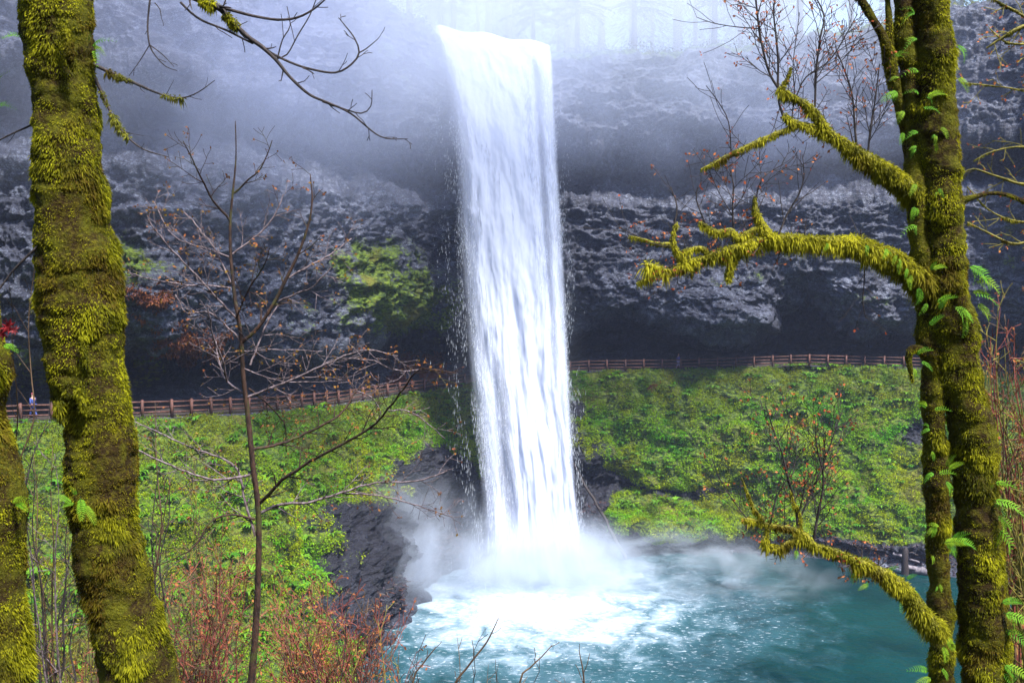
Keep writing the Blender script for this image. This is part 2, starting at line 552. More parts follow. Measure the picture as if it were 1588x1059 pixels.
# the lower edge of the overhang rises over a cave hollow and sags beside it
dlip = sum(a * np.exp(-((upx - c) / w) ** 2) for c, w, a in [(1256, 38, 4.2), (1125, 75, -1.9), (1365, 55, -1.5), (970, 60, 1.8), (905, 25, -0.8), (640, 45, 1.8), (560, 40, -0.6), (440, 60, -0.8), (330, 60, 0.7)])
DL = {8: 0.5, 9: 1.0, 10: 1.0, 11: 0.35}
rowsY, rowsZ, feat = [], [], []
for k, (fy, fz, n) in enumerate(NF):
    a = (np.interp(upx, CPX, fy), np.interp(upx, CPX, fz) + DL.get(k, 0) * dlip)
    if n == 0:
        rowsY.append(a[0]); rowsZ.append(a[1]); feat.append(float(k)); break
    b_ = (np.interp(upx, CPX, NF[k + 1][0]), np.interp(upx, CPX, NF[k + 1][1]) + DL.get(k + 1, 0) * dlip)
    mult = 1.7 if n > 9 else 1
    n = int(n * mult)
    for i in range(n):
        t = i / n
        rowsY.append(a[0] + (b_[0] - a[0]) * t); rowsZ.append(a[1] + (b_[1] - a[1]) * t); feat.append(k + t)
GY, GZ, FV = np.array(rowsY), np.array(rowsZ), np.array(feat)
def smooth_rows(A, keep, it=3):
    for _ in range(it):
        B = A.copy()
        B[1:-1] = (A[:-2] + 2 * A[1:-1] + A[2:]) / 4
        A = np.where(keep[:, None], A, B)
    return A
keep = (FV < 2) | ((FV > 3.7) & (FV < 7.2)) | (FV > 16.8)
GY, GZ = smooth_rows(GY, keep), smooth_rows(GZ, keep)
ker = np.ones(13) / 13
def smooth_cols(A):
    Pd = np.pad(A, ((0, 0), (6, 6)), mode='edge')
    return np.apply_along_axis(lambda r: np.convolve(r, ker, 'valid'), 1, Pd)
GY, GZ = smooth_cols(GY), smooth_cols(GZ)
PYV = py_of(GY, GZ)
PXV = np.repeat(upx[None], len(FV), 0)
G0 = W(PXV, PYV, GY)
wobx = fbm(np.stack([PXV / 60, PYV / 60, 0 * PXV], -1), 3) * 28
woby = fbm(np.stack([PXV / 60, PYV / 60, 9 + 0 * PXV], -1), 3) * 22
def blob(px, py, rx, ry):
    return np.exp(-(((PXV + wobx - px) / rx) ** 2 + ((PYV + woby - py) / ry) ** 2))
bulge = 0
for px, py, rx, ry, a in [(1110, 488, 100, 40, 5.5), (960, 525, 90, 32, -5), (1255, 500, 45, 52, -15), (1365, 478, 75, 38, 2.5),
                          (600, 440, 95, 55, 3.0), (640, 525, 60, 26, -4.5), (250, 470, 60, 50, 1.5), (330, 520, 60, 40, 1.2),
                          (1000, 160, 190, 50, 1.6), (1080, 250, 200, 30, -3.5), (1050, 812, 120, 20, 3.6), (950, 760, 60, 35, -3.6), (1070, 772, 90, 14, -2.6), (910, 830, 40, 50, -1.5), (1330, 720, 60, 40, -1.6), (1180, 680, 70, 30, 1.4),
                          (600, 800, 110, 70, -2.2), (480, 900, 70, 30, 1.5), (1410, 690, 40, 40, -1.5), (450, 300, 200, 30, 1.0), (500, 230, 160, 22, -2.5)]:
    bulge = bulge + a * blob(px, py, rx, ry)
# surface normals of the smooth sheet
def normals(G):
    du = np.gradient(G, axis=1); dv = np.gradient(G, axis=0)
    n = np.cross(du, dv)
    n /= np.linalg.norm(n, axis=-1)[..., None] + 1e-9
    return n
N0 = normals(G0)
is_slope = sstep(1.5, 2.2, FV) * (1 - sstep(4.6, 4.95, FV))
is_rock = sstep(7.0, 9.5, FV) * (1 - sstep(17.2, 18, FV))
is_trail = (FV > 4.6) & (FV < 6.6)
flat = np.where(is_trail, 0.0, 1.0)[:, None]
G1 = G0 + np.array([0, -1.0, 0]) * (bulge * flat)[..., None]
# ---- what covers the wall where (moss banks, wet rock, red litter, plus shade painted as bare dark rock)
green = (is_slope[:, None] * 1.0).repeat(len(upx), 1)
for px, py, rx, ry, a in [(590, 860, 95, 75, -0.95), (510, 815, 45, 28, -0.4), (660, 760, 60, 60, -1.3), (700, 850, 60, 80, -1.5), (915, 800, 32, 80, -0.9), (975, 762, 60, 18, -0.75), (1085, 775, 60, 9, -0.8), (1060, 845, 200, 14, -0.9),  # narrow right-hand blobs thin the green to paint shade below the overhanging bank
                          (1240, 860, 200, 16, -1.0), (1400, 872, 120, 18, -1.0), (600, 950, 70, 60, -1.5), (1420, 680, 30, 35, -0.9), (1300, 820, 60, 18, -0.35), (830, 740, 80, 200, -1.2), (1195, 600, 25, 14, -0.5), (520, 960, 60, 40, -1)]:
    green = green + a * blob(px, py, rx, ry)
green = green + 0.75 * fbm(G1 / 3.0, 4) - 0.03
green = np.clip(green, 0, 1) * is_slope[:, None]
big = fbm(G1 / 9.0, 4)
rid = fbm(G1 * np.array([1, 1, 1.6]) / 3.2, 5, 0.55, ridged=True)
chip = fbm(G1 * np.array([1, 1, 1.5]) / 0.95, 3, 0.6, ridged=True)
swell = fbm(G1 * np.array([1, 1, 1.0]) / 4.2 + np.stack([G1[..., 2] * 0.12, 0 * PXV, 0 * PXV], -1), 3, 0.5, ridged=True)
chip2 = fbm(G1 * np.array([1, 1, 1.3]) / 0.42, 2, 0.6, ridged=True)
layer = pnoise(np.stack([G1[..., 0] / 30, G1[..., 1] / 30, G1[..., 2] / 1.3 + fbm(G1 / 6, 2) * 1.2], -1))
lump = fbm(G1 / 2.6, 4, 0.55)
amp_r = is_rock[:, None]; amp_s = is_slope[:, None]; amp_e = (1 - amp_r - amp_s).clip(0, 1) * flat
calm = 1 - sstep(15.2, 16.6, FV)[:, None] * sstep(640, 690, PXV) * (1 - sstep(850, 890, PXV))
disp = calm * amp_r * (big * 2.2 + rid * 1.25 + chip * 0.50 + chip2 * 0.20 + layer * 0.7) + amp_s * (1 - 0.85 * sstep(3.3, 4.4, FV))[:, None] * (big * 1.6 + lump * 1.3 + swell * 0.9 + rid * 0.3 + (1 - green) * (rid * 0.9 + chip * 0.55 + chip2 * 0.25)) + amp_e * (lump * 0.3)
G2 = G1 + N0 * (-disp)[..., None] * np.sign((N0[..., 1:2] * 1.0 + 0)) * 1.0 if False else G1 + np.where(N0[..., 1:2] > 0, -1, 1) * N0 * disp[..., None]
if True:
    G2 = np.where((FV < 1.2)[:, None, None], G0, G2)
mossr = green.copy()
for px, py, rx, ry, a in [(570, 440, 100, 70, 0.95), (215, 400, 50, 45, 0.9), (90, 560, 90, 60, 0.7), (250, 570, 80, 40, 0.5), (650, 480, 60, 60, 0.7), (420, 500, 60, 30, 0.4), (480, 560, 80, 30, 0.35), (1230, 395, 45, 18, 0.45), (1140, 435, 60, 12, 0.5),
                          (1215, 480, 14, 50, 0.5), (1340, 460, 60, 16, 0.5), (1395, 500, 30, 20, 0.6), (1060, 480, 22, 35, 0.35), (600, 60, 160, 70, 0.4), (620, 130, 90, 60, 0.3), (300, 240, 60, 18, 0.25), (1000, 90, 200, 14, 0.5), (1560, 380, 60, 90, 0.4)]:
    mossr = mossr + a * blob(px, py, rx, ry)
mossr = mossr * (0.75 + 1.1 * fbm(G1 / 2.2 + 5, 4))
mossr = np.maximum(mossr, green)
mossr = mossr + (FV > 17)[:, None] * 0.9
redm = 0
for px, py, rx, ry, a in [(295, 530, 65, 34, 1.0), (650, 572, 55, 24, 1.0), (600, 600, 60, 12, 0.6), (230, 460, 40, 30, 0.75), (1190, 402, 25, 10, 0.4), (430, 625, 90, 9, 0.35), (1250, 870, 200, 10, 0.35), (300, 1000, 200, 60, 0.4), (1015, 600, 14, 10, 0.9), (1480, 640, 60, 40, 0.3)]:
    redm = redm + a * blob(px, py, rx, ry)
redm = redm * (0.7 + 1.5 * fbm(G1 / 1.6 + 15, 4))
wet = sstep(6.5, 8, FV) * (1 - sstep(9.5, 10.4, FV))  # paints the alcove's shade into the rock colour
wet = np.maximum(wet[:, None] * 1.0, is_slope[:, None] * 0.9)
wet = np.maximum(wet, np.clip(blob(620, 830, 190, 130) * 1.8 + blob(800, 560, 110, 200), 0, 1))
wet = np.maximum(wet, np.clip(1.3 * blob(1255, 505, 45, 50), 0, 1))  # darkness of the cave hollow, painted into the rock
wet = np.clip(wet + 0.75 * sstep(12.3, 13, FV)[:, None] * (1 - sstep(14.5, 15.2, FV))[:, None], 0, 1)  # same mask also carries painted shade for the recess under the upper band
nr, nc = PXV.shape
ii = np.arange(nr - 1)[:, None] * nc; jj = np.arange(nc - 1)[None]
Fq = np.stack([ii + jj, ii + jj + 1, ii + nc + jj + 1, ii + nc + jj], -1)
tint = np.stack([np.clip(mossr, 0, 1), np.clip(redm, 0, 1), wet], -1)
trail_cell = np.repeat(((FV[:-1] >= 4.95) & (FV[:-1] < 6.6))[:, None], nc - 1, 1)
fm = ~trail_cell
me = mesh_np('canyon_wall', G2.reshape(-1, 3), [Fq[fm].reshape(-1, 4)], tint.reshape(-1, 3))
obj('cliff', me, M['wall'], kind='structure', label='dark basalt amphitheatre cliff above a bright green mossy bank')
# the trail is its own sheet of gravel on the bench (the same vertices, its own faces)
tv = np.unique(Fq[trail_cell]); remap = np.zeros(nr * nc, int); remap[tv] = np.arange(len(tv))
me = mesh_np('trail', G2.reshape(-1, 3)[tv], [remap[Fq[trail_cell]].reshape(-1, 4)], tint.reshape(-1, 3)[tv])
obj('trail', me, M['trail'], kind='structure', label='gravel trail running behind the waterfall')

# ------------------------------------------------------------------ near hillside the camera stands on; unseen rise behind it added to block sky light
gx, gy = np.meshgrid(np.linspace(-140, 140, 180), np.concatenate([np.linspace(-90, 0, 40, endpoint=False), np.linspace(0, 50, 110)]))
gz = np.where(gy > 1.5, 28.2 - 0.80 * (gy - 1.5) - 0.0 * gx, 28.2 - 0.75 * np.minimum(gy - 1.5, 0))
gz = gz - 0.9 * sstep(0, 3, gy) + fbm(np.stack([gx / 6, gy / 6, 0 * gx], -1), 4) * np.where(gy < -6, 2.0, 0.5)
ng = gx.shape[1]
ii = np.arange(gx.shape[0] - 1)[:, None] * ng; jj = np.arange(ng - 1)[None]
Fg = np.stack([ii + jj, ii + jj + 1, ii + ng + jj + 1, ii + ng + jj], -1).reshape(-1, 4)
me = mesh_np('hillside', np.stack([gx, gy, gz], -1).reshape(-1, 3), [Fg])
obj('hillside', me, M['ground'], kind='structure')
def hill_z(x, y):
    return 28.2 - 0.80 * (y - 1.5) - 0.9 * (1 if y > 3 else 0)

# ------------------------------------------------------------------ pool
qx, qy = np.meshgrid(np.linspace(-60, 90, 320), np.linspace(28, 112, 260))
rr = np.hypot((qx - IMPACT[0]) * 0.8, qy - IMPACT[1])
qz = 0.35 * np.exp(-(rr / 9) ** 2) * (1.4 + fbm(np.stack([qx / 1.2, qy / 1.2, 0 * qx], -1), 4) * 2.2) + 0.05 * fbm(np.stack([qx / 2, qy / 1.2, 0 * qx], -1), 3) * np.exp(-(rr / 30) ** 2)
qz = np.maximum(qz, -0.1)
ng = qx.shape[1]
ii = np.arange(qx.shape[0] - 1)[:, None] * ng; jj = np.arange(ng - 1)[None]
Fg = np.stack([ii + jj, ii + jj + 1, ii + ng + jj + 1, ii + ng + jj], -1).reshape(-1, 4)
me = mesh_np('pool_water', np.stack([qx, qy, qz], -1).reshape(-1, 3), [Fg])
obj('pool_water', me, M['pool'], kind='structure', label='teal plunge pool churned white under the waterfall')

# ------------------------------------------------------------------ waterfall
LEFT = np.array([[665, 48], [678, 90], [692, 150], [700, 220], [705, 300], [710, 400], [718, 500], [730, 620], [738, 700], [743, 760], [745, 830], [742, 900], [736, 960]], float)
RIGHT = np.array([[855, 78], [858, 110], [862, 180], [868, 280], [874, 380], [879, 480], [883, 580], [888, 680], [895, 780], [903, 860], [918, 915], [940, 960]], float)
def fall_surface(s0, s1, dY, ns, nt_, seed, layer_id, lift=0.0):
    s = np.linspace(s0, s1, ns)[None]; t = np.linspace(0, 1, nt_)[:, None] ** 1.15
    lip_z = 52.8 + (50.9 - 52.8) * np.clip(s, -0.1, 1.1) + 0.15 * np.sin(s * 17) + lift
    z = lip_z * (1 - t) + (-0.15) * t
    drop = lip_z - z
    Y = 101.6 - 12.6 * np.sqrt(np.maximum(drop, 0) / 53) * (0.25 + 0.75 * np.sqrt(np.maximum(drop, 0) / 53)) - dY
    py = py_of(Y, z)
    xl = np.interp(py, LEFT[:, 1], LEFT[:, 0]); xr = np.interp(py, RIGHT[:, 1], RIGHT[:, 0])
    px = xl + (xr - xl) * s
    P = W(px, py, Y)
    wob = fbm(np.stack([s * 7 + 0 * t, np.sqrt(drop) * 1.3 + 0 * s, 0 * s * t + seed], -1), 4)
    P[..., 1] += -wob * (0.25 + 1.1 * t)
    P[..., 0] += pnoise(np.stack([s * 4 + 0 * t, np.sqrt(drop) * 1.3 + 0 * s, 0 * s * t + seed + 5], -1)) * 0.35 * t
    sb = s + 0 * t; tb = t + 0 * s
    # how thick the water is across and down the fall
    core = np.exp(-((sb - (0.50 + 0.15 * tb)) / (0.31 - 0.06 * tb)) ** 2 * np.abs((sb - (0.50 + 0.15 * tb)) / (0.31 - 0.06 * tb)) ** 0.6) * 1.12
    leftl = 0.68 * np.exp(-((sb - 0.20) / 0.20) ** 2) * (0.85 + 0.4 * tb)
    top = 0.75 * np.exp(-(tb / 0.05)) * sstep(0.0, 0.12, sb)
    rightl = 0.62 * np.exp(-((sb - 0.93) / 0.09) ** 2) + 0.25 * np.exp(-((sb - 0.8) / 0.06) ** 2) - 0.30 * np.exp(-((sb - 0.845) / 0.03) ** 2) * (1 - tb)
    bot = 0.5 * sstep(0.8, 1.0, tb) * sstep(0.15, 0.4, sb)
    low_gap = -0.28 * np.exp(-((sb - 0.30 - 0.02 * np.sin(tb * 30)) / 0.07) ** 2) * sstep(0.5, 0.65, tb) * (1 - sstep(0.85, 0.97, tb))
    cv = core * (1 + 0.35 * fbm(np.stack([sb * 7, np.sqrt(drop) * 1.1 + 0 * sb, seed + 0 * sb], -1), 3)) + leftl + top + rightl + bot + low_gap
    rag = 0.10 * fbm(np.stack([sb * 3, np.sqrt(drop) * 2.4 + 0 * sb, seed + 20 + 0 * sb], -1), 4) * (0.3 + tb)
    edge = sstep(-0.08, 0.10, sb + 1.4 * rag) * (1 - sstep(0.975, 1.02, sb + 0.4 * rag))
    edge = edge * sstep(-0.04, 0.10, sb) * (1 - sstep(0.965, 1.02, sb))
    cv = np.clip(cv, 0, 1) * edge
    flow_v = np.sqrt(drop) * 2.6
    return P, cv, np.stack([sb * 12.5, flow_v + 0 * sb], -1)
vs, fs, cs, uvs, base = [], [], [], [], 0
for li, (s0, s1, dY, ns, nt_) in enumerate([(0.0, 1.02, 0.0, 110, 420), (0.0, 1.02, 0.55, 110, 420), (0.0, 1.0, 1.1, 110, 420), (0.0, 1.02, 1.6, 100, 420)]):
    P, cv, uv = fall_surface(s0, s1, dY, ns, nt_, 10.0 * li + 3, li, 0.08 * li)
    if li == 1: cv = cv * 0.85
    if li == 2: cv = cv * 0.7
    if li == 3: cv = np.clip(cv * 1.5 - 0.55, 0, 1)
    h, w = cv.shape
    ii = np.arange(h - 1)[:, None] * w; jj = np.arange(w - 1)[None]
    fs.append((np.stack([ii + jj, ii + jj + 1, ii + w + jj + 1, ii + w + jj], -1).reshape(-1, 4)) + base)
    vs.append(P.reshape(-1, 3)); cs.append(np.stack([cv, np.full_like(cv, li * 0.21), 0 * cv], -1).reshape(-1, 3)); uvs.append(uv.reshape(-1, 2))
    base += h * w
vs = np.vstack(vs); fs = np.vstack(fs); uvs = np.vstack(uvs)
me = mesh_np('waterfall', vs, [fs], np.vstack(cs))
ul = me.uv_layers.new(name='flow')
ul.data.foreach_set('uv', uvs[fs.ravel()].astype(np.float32).ravel())
fall = obj('waterfall', me, M['fall'], kind='structure', label='tall white waterfall plunging from the cliff lip into the pool')

# flying drops and strands that leave the sheets
def streaks(n, seed):
    r = np.random.default_rng(seed)
    s = np.concatenate([r.normal(0.1, 0.13, n // 2), r.normal(0.98, 0.05, n // 5), r.uniform(0.0, 1.0, n - n // 2 - n // 5)])
    t = r.uniform(0.01, 1, n) ** 0.9
    lipz = 52.8 - 1.9 * np.clip(s, 0, 1)
    z = lipz * (1 - t)
    drop = lipz - z
    Y = 101.6 - 12.6 * np.sqrt(drop / 53) * (0.25 + 0.75 * np.sqrt(drop / 53)) - r.uniform(-0.6, 2.6, n) * (0.3 + t)
    py = py_of(Y, z)
    xl = np.interp(py, LEFT[:, 1], LEFT[:, 0]); xr = np.interp(py, RIGHT[:, 1], RIGHT[:, 0])
    P = W(xl + (xr - xl) * s, py, Y)
    keepm = pnoise(np.stack([s * 12, np.sqrt(drop) * 1.6, 0 * s], -1)) > -0.12
    P = P[keepm]; t = t[keepm]; m = len(P)
    L = r.uniform(0.10, 0.50, m) * (0.5 + t); w = r.uniform(0.006, 0.016, m)
    a = r.uniform(0, np.pi, m)
    dx = np.stack([np.cos(a), np.sin(a), 0 * a], -1) * w[:, None]
    V = np.stack([P + [0, 0, 1] * L[:, None] * 0.8, P - dx, P - [0, 0, 1] * L[:, None] * 0.3, P + dx], 1)
    F = np.arange(m * 4).reshape(m, 4)
    return V.reshape(-1, 3), F
V, F = streaks(20000, 5)
me = mesh_np('spray_drops', V, [F], smooth=False)
obj('falling_drops', me, M['drops'], kind='stuff', label='white drops and threads of water flying off the fall')

# ------------------------------------------------------------------ vegetation of the bank
pf, qf = np.nonzero(np.ones((nr - 1, nc - 1)))
cellA = np.linalg.norm(np.cross(G2[:-1, 1:] - G2[:-1, :-1], G2[1:, :-1] - G2[:-1, :-1]), axis=-1)
incell = (PXV[:-1, :-1] > -120) & (PXV[:-1, :-1] < 1700) & (PYV[:-1, :-1] < 1150)
def sample(weight, n, seed):
    r = np.random.default_rng(seed)
    wgt = (cellA * weight * incell).ravel(); wgt = wgt / wgt.sum()
    c = r.choice(len(wgt), n, p=wgt)
    i, j = c // (nc - 1), c % (nc - 1)
    a, b_ = r.random(n)[:, None], r.random(n)[:, None]
    P = G2[i, j] * (1 - a) * (1 - b_) + G2[i, j + 1] * a * (1 - b_) + G2[i + 1, j + 1] * a * b_ + G2[i + 1, j] * (1 - a) * b_
    return P, i, j, r
N2 = normals(G2); N2 = np.where(N2[..., 1:2] > 0, -N2, N2)

def leaf_tris(P, nrm, size, col, r, droop=0.3, up=0.5):
    n = len(P)
    d = r.normal(size=(n, 3)) + nrm * 0.9 + np.array([0, 0, up])
    d /= np.linalg.norm(d, axis=1)[:, None]
    side = np.cross(d, r.normal(size=(n, 3))); side /= np.linalg.norm(side, axis=1)[:, None] + 1e-9
    L = size[:, None]
    tipd = d * L + np.array([0, 0, -1]) * L * droop
    V = np.stack([P, P + d * L * 0.5 + side * L * 0.28, P + tipd, P + d * L * 0.5 - side * L * 0.28], 1).reshape(-1, 3)
    F = np.arange(n * 4).reshape(n, 4)
    return V, F, np.repeat(col, 4, 0)

def pal(r, n, t, A, B, jit=0.25):
    c = np.asarray(A)[None] * (1 - t[:, None]) + np.asarray(B)[None] * t[:, None]
    return c * (1 + jit * r.normal(size=(n, 1))).clip(0.4, 1.8)

gcell = green[:-1, :-1]
g = Geo()
NL = 460000
gapn = fbm(G2[:-1, :-1] / np.array([1.6, 1.6, 1.1]) + 70, 3)
P, i, j, r = sample(sstep(0.25, 0.6, gcell) * (0.05 + sstep(-0.22, 0.06, gapn)), NL, 21)
patch = fbm(P / 5.0, 3); patch2 = fbm(P / 1.7 + 40, 3)
px_, py_ = px_of(P)
left_bottom = sstep(720, 900, py_) * sstep(500, 380, px_)
t = np.clip(0.62 + patch * 1.5 + patch2 * 0.5, 0, 1)
col = pal(r, NL, t, (0.12, 0.40, 0.008), (0.38, 0.48, 0.006), 0.15)
yel = np.clip(patch * 0.9 + patch2 * 0.3 - 0.10 + 0.75 * left_bottom, 0, 1)[:, None]
col = col * (1 - yel) + np.array([0.26, 0.235, 0.012]) * yel
topdull = (sstep(3.3, 3.9, FV[i]))[:, None] * 0.5
col = col * (1 - 0.50 * sstep(0.08, 0.45, fbm(P / np.array([5.5, 5.5, 3.5]) + 11, 4)))[:, None]
col = col * (1 - topdull) + np.array([0.055, 0.06, 0.012]) * topdull
brown = (r.random(NL) < 0.05 + 0.08 * left_bottom)[:, None]
col = np.where(brown, np.array([0.13, 0.055, 0.02]), col)
hgt = np.clip(patch2, 0, 1)[:, None] * 0.5
V, F, Cc = leaf_tris(P + N2[i, j] * (r.random((NL, 1)) * 0.25 + hgt * r.random((NL, 1))), N2[i, j], r.uniform(0.08, 0.21, NL) * (0.45 + 0.55 * np.clip(P[:, 1] / 95, 0, 1)), col, r)
g.add(V, F, Cc)
obj('ground_cover', mesh_of('ground_cover', g, False), M['leaf'], kind='stuff', label='bright green moss, sorrel and fern leaves covering the bank below the trail')

# sword ferns: arching crowns of fronds all over the bank (too many to count)
g = Geo()
NFn = 1000
P, i, j, r = sample(sstep(0.35, 0.7, gcell), NFn, 22)
nb = 11
az = r.uniform(0, 2 * np.pi, (NFn, nb)); ln = r.uniform(0.45, 0.95, (NFn, 1)) * r.uniform(0.8, 1.1, (NFn, nb))
dirh = np.stack([np.cos(az), np.sin(az), 0 * az], -1)
side = np.stack([-np.sin(az), np.cos(az), 0 * az], -1)
root = P[:, None] + N2[i, j][:, None] * 0.08
prof = [(0.0, 0.0, 0.03), (0.4, 0.42, 0.085), (0.8, 0.42, 0.06), (1.05, 0.22, 0.005)]
pts = [(root + dirh * (a * ln)[..., None] + np.array([0, 0, 1]) * (h * ln)[..., None], w) for a, h, w in prof]
V = np.stack([q for (p_, w) in pts for q in (p_ - side * (w * 1.0), p_ + side * (w * 1.0))], 2).reshape(-1, 3)
nfr = NFn * nb
b0 = np.arange(nfr)[:, None] * 8
F = np.concatenate([b0 + np.array([0, 1, 3, 2]), b0 + np.array([2, 3, 5, 4]), b0 + np.array([4, 5, 7, 6])], 0)
cc = 1.15 * pal(r, NFn, r.random(NFn), (0.05, 0.17, 0.012), (0.13, 0.26, 0.018), 0.2)
g.add(V, F, np.repeat(cc, nb * 8, 0))
obj('sword_ferns', mesh_of('sword_ferns', g, False), M['leaf'], kind='stuff', label='mass of sword ferns growing over the mossy bank')

# moss and small plants on the rock bands and along the rim
g = Geo()
mcell = np.clip(mossr - green, 0, 1)[:-1, :-1] * (FV[:-1] > 9.5)[:, None]
NR = 60000
P, i, j, r = sample(sstep(0.25, 0.55, mcell), NR, 23)
t = np.clip(0.5 + fbm(P / 3.0, 3) * 1.3, 0, 1)
V, F, Cc = leaf_tris(P, N2[i, j], r.uniform(0.10, 0.30, NR), pal(r, NR, t, (0.03, 0.07, 0.010), (0.13, 0.12, 0.012)), r, 0.5, 0.0)
g.add(V, F, Cc)
rcell = (np.clip(redm, 0, 1) + 0 * PXV)[:-1, :-1] * ((FV[:-1] > 2) & ((FV[:-1] < 4.6) | (FV[:-1] > 7)))[:, None]
NQ = 16000
P, i, j, r = sample(sstep(0.3, 0.5, rcell), NQ, 24)
V, F, Cc = leaf_tris(P, N2[i, j], r.uniform(0.10, 0.28, NQ), pal(r, NQ, r.random(NQ), (0.10, 0.03, 0.015), (0.22, 0.08, 0.03)), r, 0.4, 0.0)
g.add(V, F, Cc)
obj('rock_moss', mesh_of('rock_moss', g, False), M['leaf'], kind='stuff', label='moss and rusty dead fronds clinging to the rock bands')

# ------------------------------------------------------------------ shore: stones, driftwood, stump, leaning log
def rock_mesh(name, seed, sub=2):
    import bmesh
    bm = bmesh.new(); bmesh.ops.create_icosphere(bm, subdivisions=sub, radius=1)
    co = np.array([v.co for v in bm.verts])
    d = 1 + 0.35 * fbm(co * 0.9 + seed * 7.1, 3) + 0.12 * fbm(co * 3 + seed, 2, ridged=True)
    for v, k in zip(bm.verts, d): v.co = v.co * float(k)
    me = bpy.data.meshes.new(name); bm.to_mesh(me); bm.free()
    a = me.attributes.new('tint', 'FLOAT_COLOR', 'POINT')
    a.data.foreach_set('color', np.tile(np.array([0.1, 0.05, 0.7, 1], np.float32), len(me.vertices)))
    return me
rocks = [rock_mesh('boulder', s) for s in range(5)]
for m_ in rocks: m_.materials.append(M['wall'])
rr_ = random.Random(5)
def shore_at(px): return np.interp(px, CPX, YS)
bplaces = [(900, -1.5, 0.9), (925, -1.0, 1.2), (950, -1.8, 0.7), (985, -1.2, 0.9), (1010, -0.6, 0.6), (1085, -0.8, 0.55), (1135, -0.6, 0.5), (1190, -0.4, 0.45), (1325, -0.8, 0.6), (650, -1.2, 1.0), (628, -1.5, 0.8), (608, -1.0, 1.1), (590, -1.6, 0.9), (575, -1.2, 0.7), (640, 0.2, 1.4), (600, 1.0, 1.5)]
stone_words = {900: 'large dark boulder on the shore just right of the waterfall foot', 925: 'dark boulder under the middle of the leaning dead log', 950: 'small wet boulder left of the foot of the leaning log', 985: 'boulder right of the leaning log foot, half in mist', 1010: 'low stone at the edge of the small green shelf', 1085: 'wet stone at the waterline below the green shelf', 1135: 'small stone left of the tip of the low mossy branch', 1190: 'smallest stone on the far shore behind the low mossy branch', 1325: 'stone on the far shore left of the standing stump', 650: 'wet boulder nearest the waterfall on the left shore', 628: 'dark boulder in the left shallows ringed with foam', 608: 'bulky boulder on the left shore above the white ripples', 590: 'dark stone beside the red twigs at the left shore', 575: 'leftmost small stone of the left shore', 640: 'large misty rock up the bank left of the waterfall foot', 600: 'largest rock behind the left shore under drifting spray'}
for k, (px, dy, s) in enumerate(bplaces):
    Y = shore_at(px) + dy
    p = W(px, 500, Y)
    o = obj('boulder', rocks[k % 5], None, None, stone_words[px], 'boulder', 'boulders along the pool shore', loc=(float(p[0]), float(Y), 0.05 + 0.25 * max(0, dy)))
    o.scale = (s * rr_.uniform(0.9, 1.4), s, s * rr_.uniform(0.55, 0.8)); o.rotation_euler = (0, 0, rr_.uniform(0, 6))

def log_obj(name, p0, p1, r0, r1, m, label, cat, group=None, stubs=2, seed=1):
    p0, p1 = np.array(p0, float), np.array(p1, float)
    rg = np.random.default_rng(seed)
    n = 14
    t = np.linspace(0, 1, n)[:, None]
    P = p0 + (p1 - p0) * t + np.cumsum(rg.normal(size=(n, 3)) * 0.015 * np.linalg.norm(p1 - p0) / 3, 0)
    c = Vector(p0)
    root = thing(name, c, label, cat, group)
    g = Geo(); tube(g, P, r0 + (r1 - r0) * t[:, 0], 9, disp=lambda V: fbm(V * 2.5, 3) * r0 * 0.35)
    obj('log_stem', mesh_of('log_stem', g), m, root)
    for k in range(stubs):
        i = rg.integers(3, n - 2)
        d = rg.normal(size=3); d[2] = abs(d[2]); d /= np.linalg.norm(d)
        g = Geo(); tube(g, [P[i], P[i] + d * r0 * 2.2, P[i] + d * r0 * 4.0 + [0, 0, 0.1]], [r0 * 0.3, r0 * 0.22, r0 * 0.1], 5)
        obj('branch_stub', mesh_of('branch_stub', g), m, root)
    return root
log_obj('leaning_log', W(972, 868, 95), W(886, 715, 101), 0.21, 0.09, M['dark'], 'long thin dead trunk leaning against the bank right of the waterfall', 'log', stubs=2, seed=4)
S = W(1403, 893, 91.5)
st = thing('standing_stump', S, 'short dark broken stump standing upright in the far shallows', 'stump')
g = Geo(); tube(g, [S + [0, 0, -0.6], S + [0.02, 0, 0.6], S + [-0.06, 0, 1.6], S + [0.0, 0, 2.55], S + [0.05, 0, 2.75]], [0.42, 0.34, 0.30, 0.27, 0.12], 9, disp=lambda V: fbm(V * 3, 3) * 0.12)
obj('stem', mesh_of('stem', g), M['dark'], st)
g = Geo(); tube(g, [S + [0.1, 0, 0.9], S + [0.8, 0.1, 0.7], S + [1.7, 0.2, 0.45]], [0.24, 0.2, 0.12], 7, disp=lambda V: fbm(V * 3, 3) * 0.1)
obj('root', mesh_of('root', g), M['grey'], st)
log_obj('driftwood_log', W(1408, 882, 92), W(1450, 889, 91), 0.36, 0.42, M['grey'], 'pale grey log lying in the water right of the stump', 'log', 'driftwood on the far shore', 1, 6)
log_obj('driftwood_log', W(1548, 905, 90), W(1620, 908, 89), 0.4, 0.35, M['grey'], 'grey log on the shore right of the mossy trunk', 'log', 'driftwood on the far shore', 1, 7)
dr = [(1120, 847, 1164, 850, 'short reddish stick at the tip of the low mossy branch'), (1262, 852, 1390, 862, 'longest brown driftwood log, level, left of the stump'), (1300, 866, 1395, 870, 'dark wet log just above the waterline by the stump'), (1335, 856, 1440, 868, 'rust brown log passing behind the standing stump'), (1210, 858, 1275, 862, 'thin brown driftwood left of the longest log'), (1385, 858, 1425, 872, 'grey broken branch sloping down behind the stump'), (1060, 858, 1110, 855, 'small dark branch on the shore below the green shelf')]
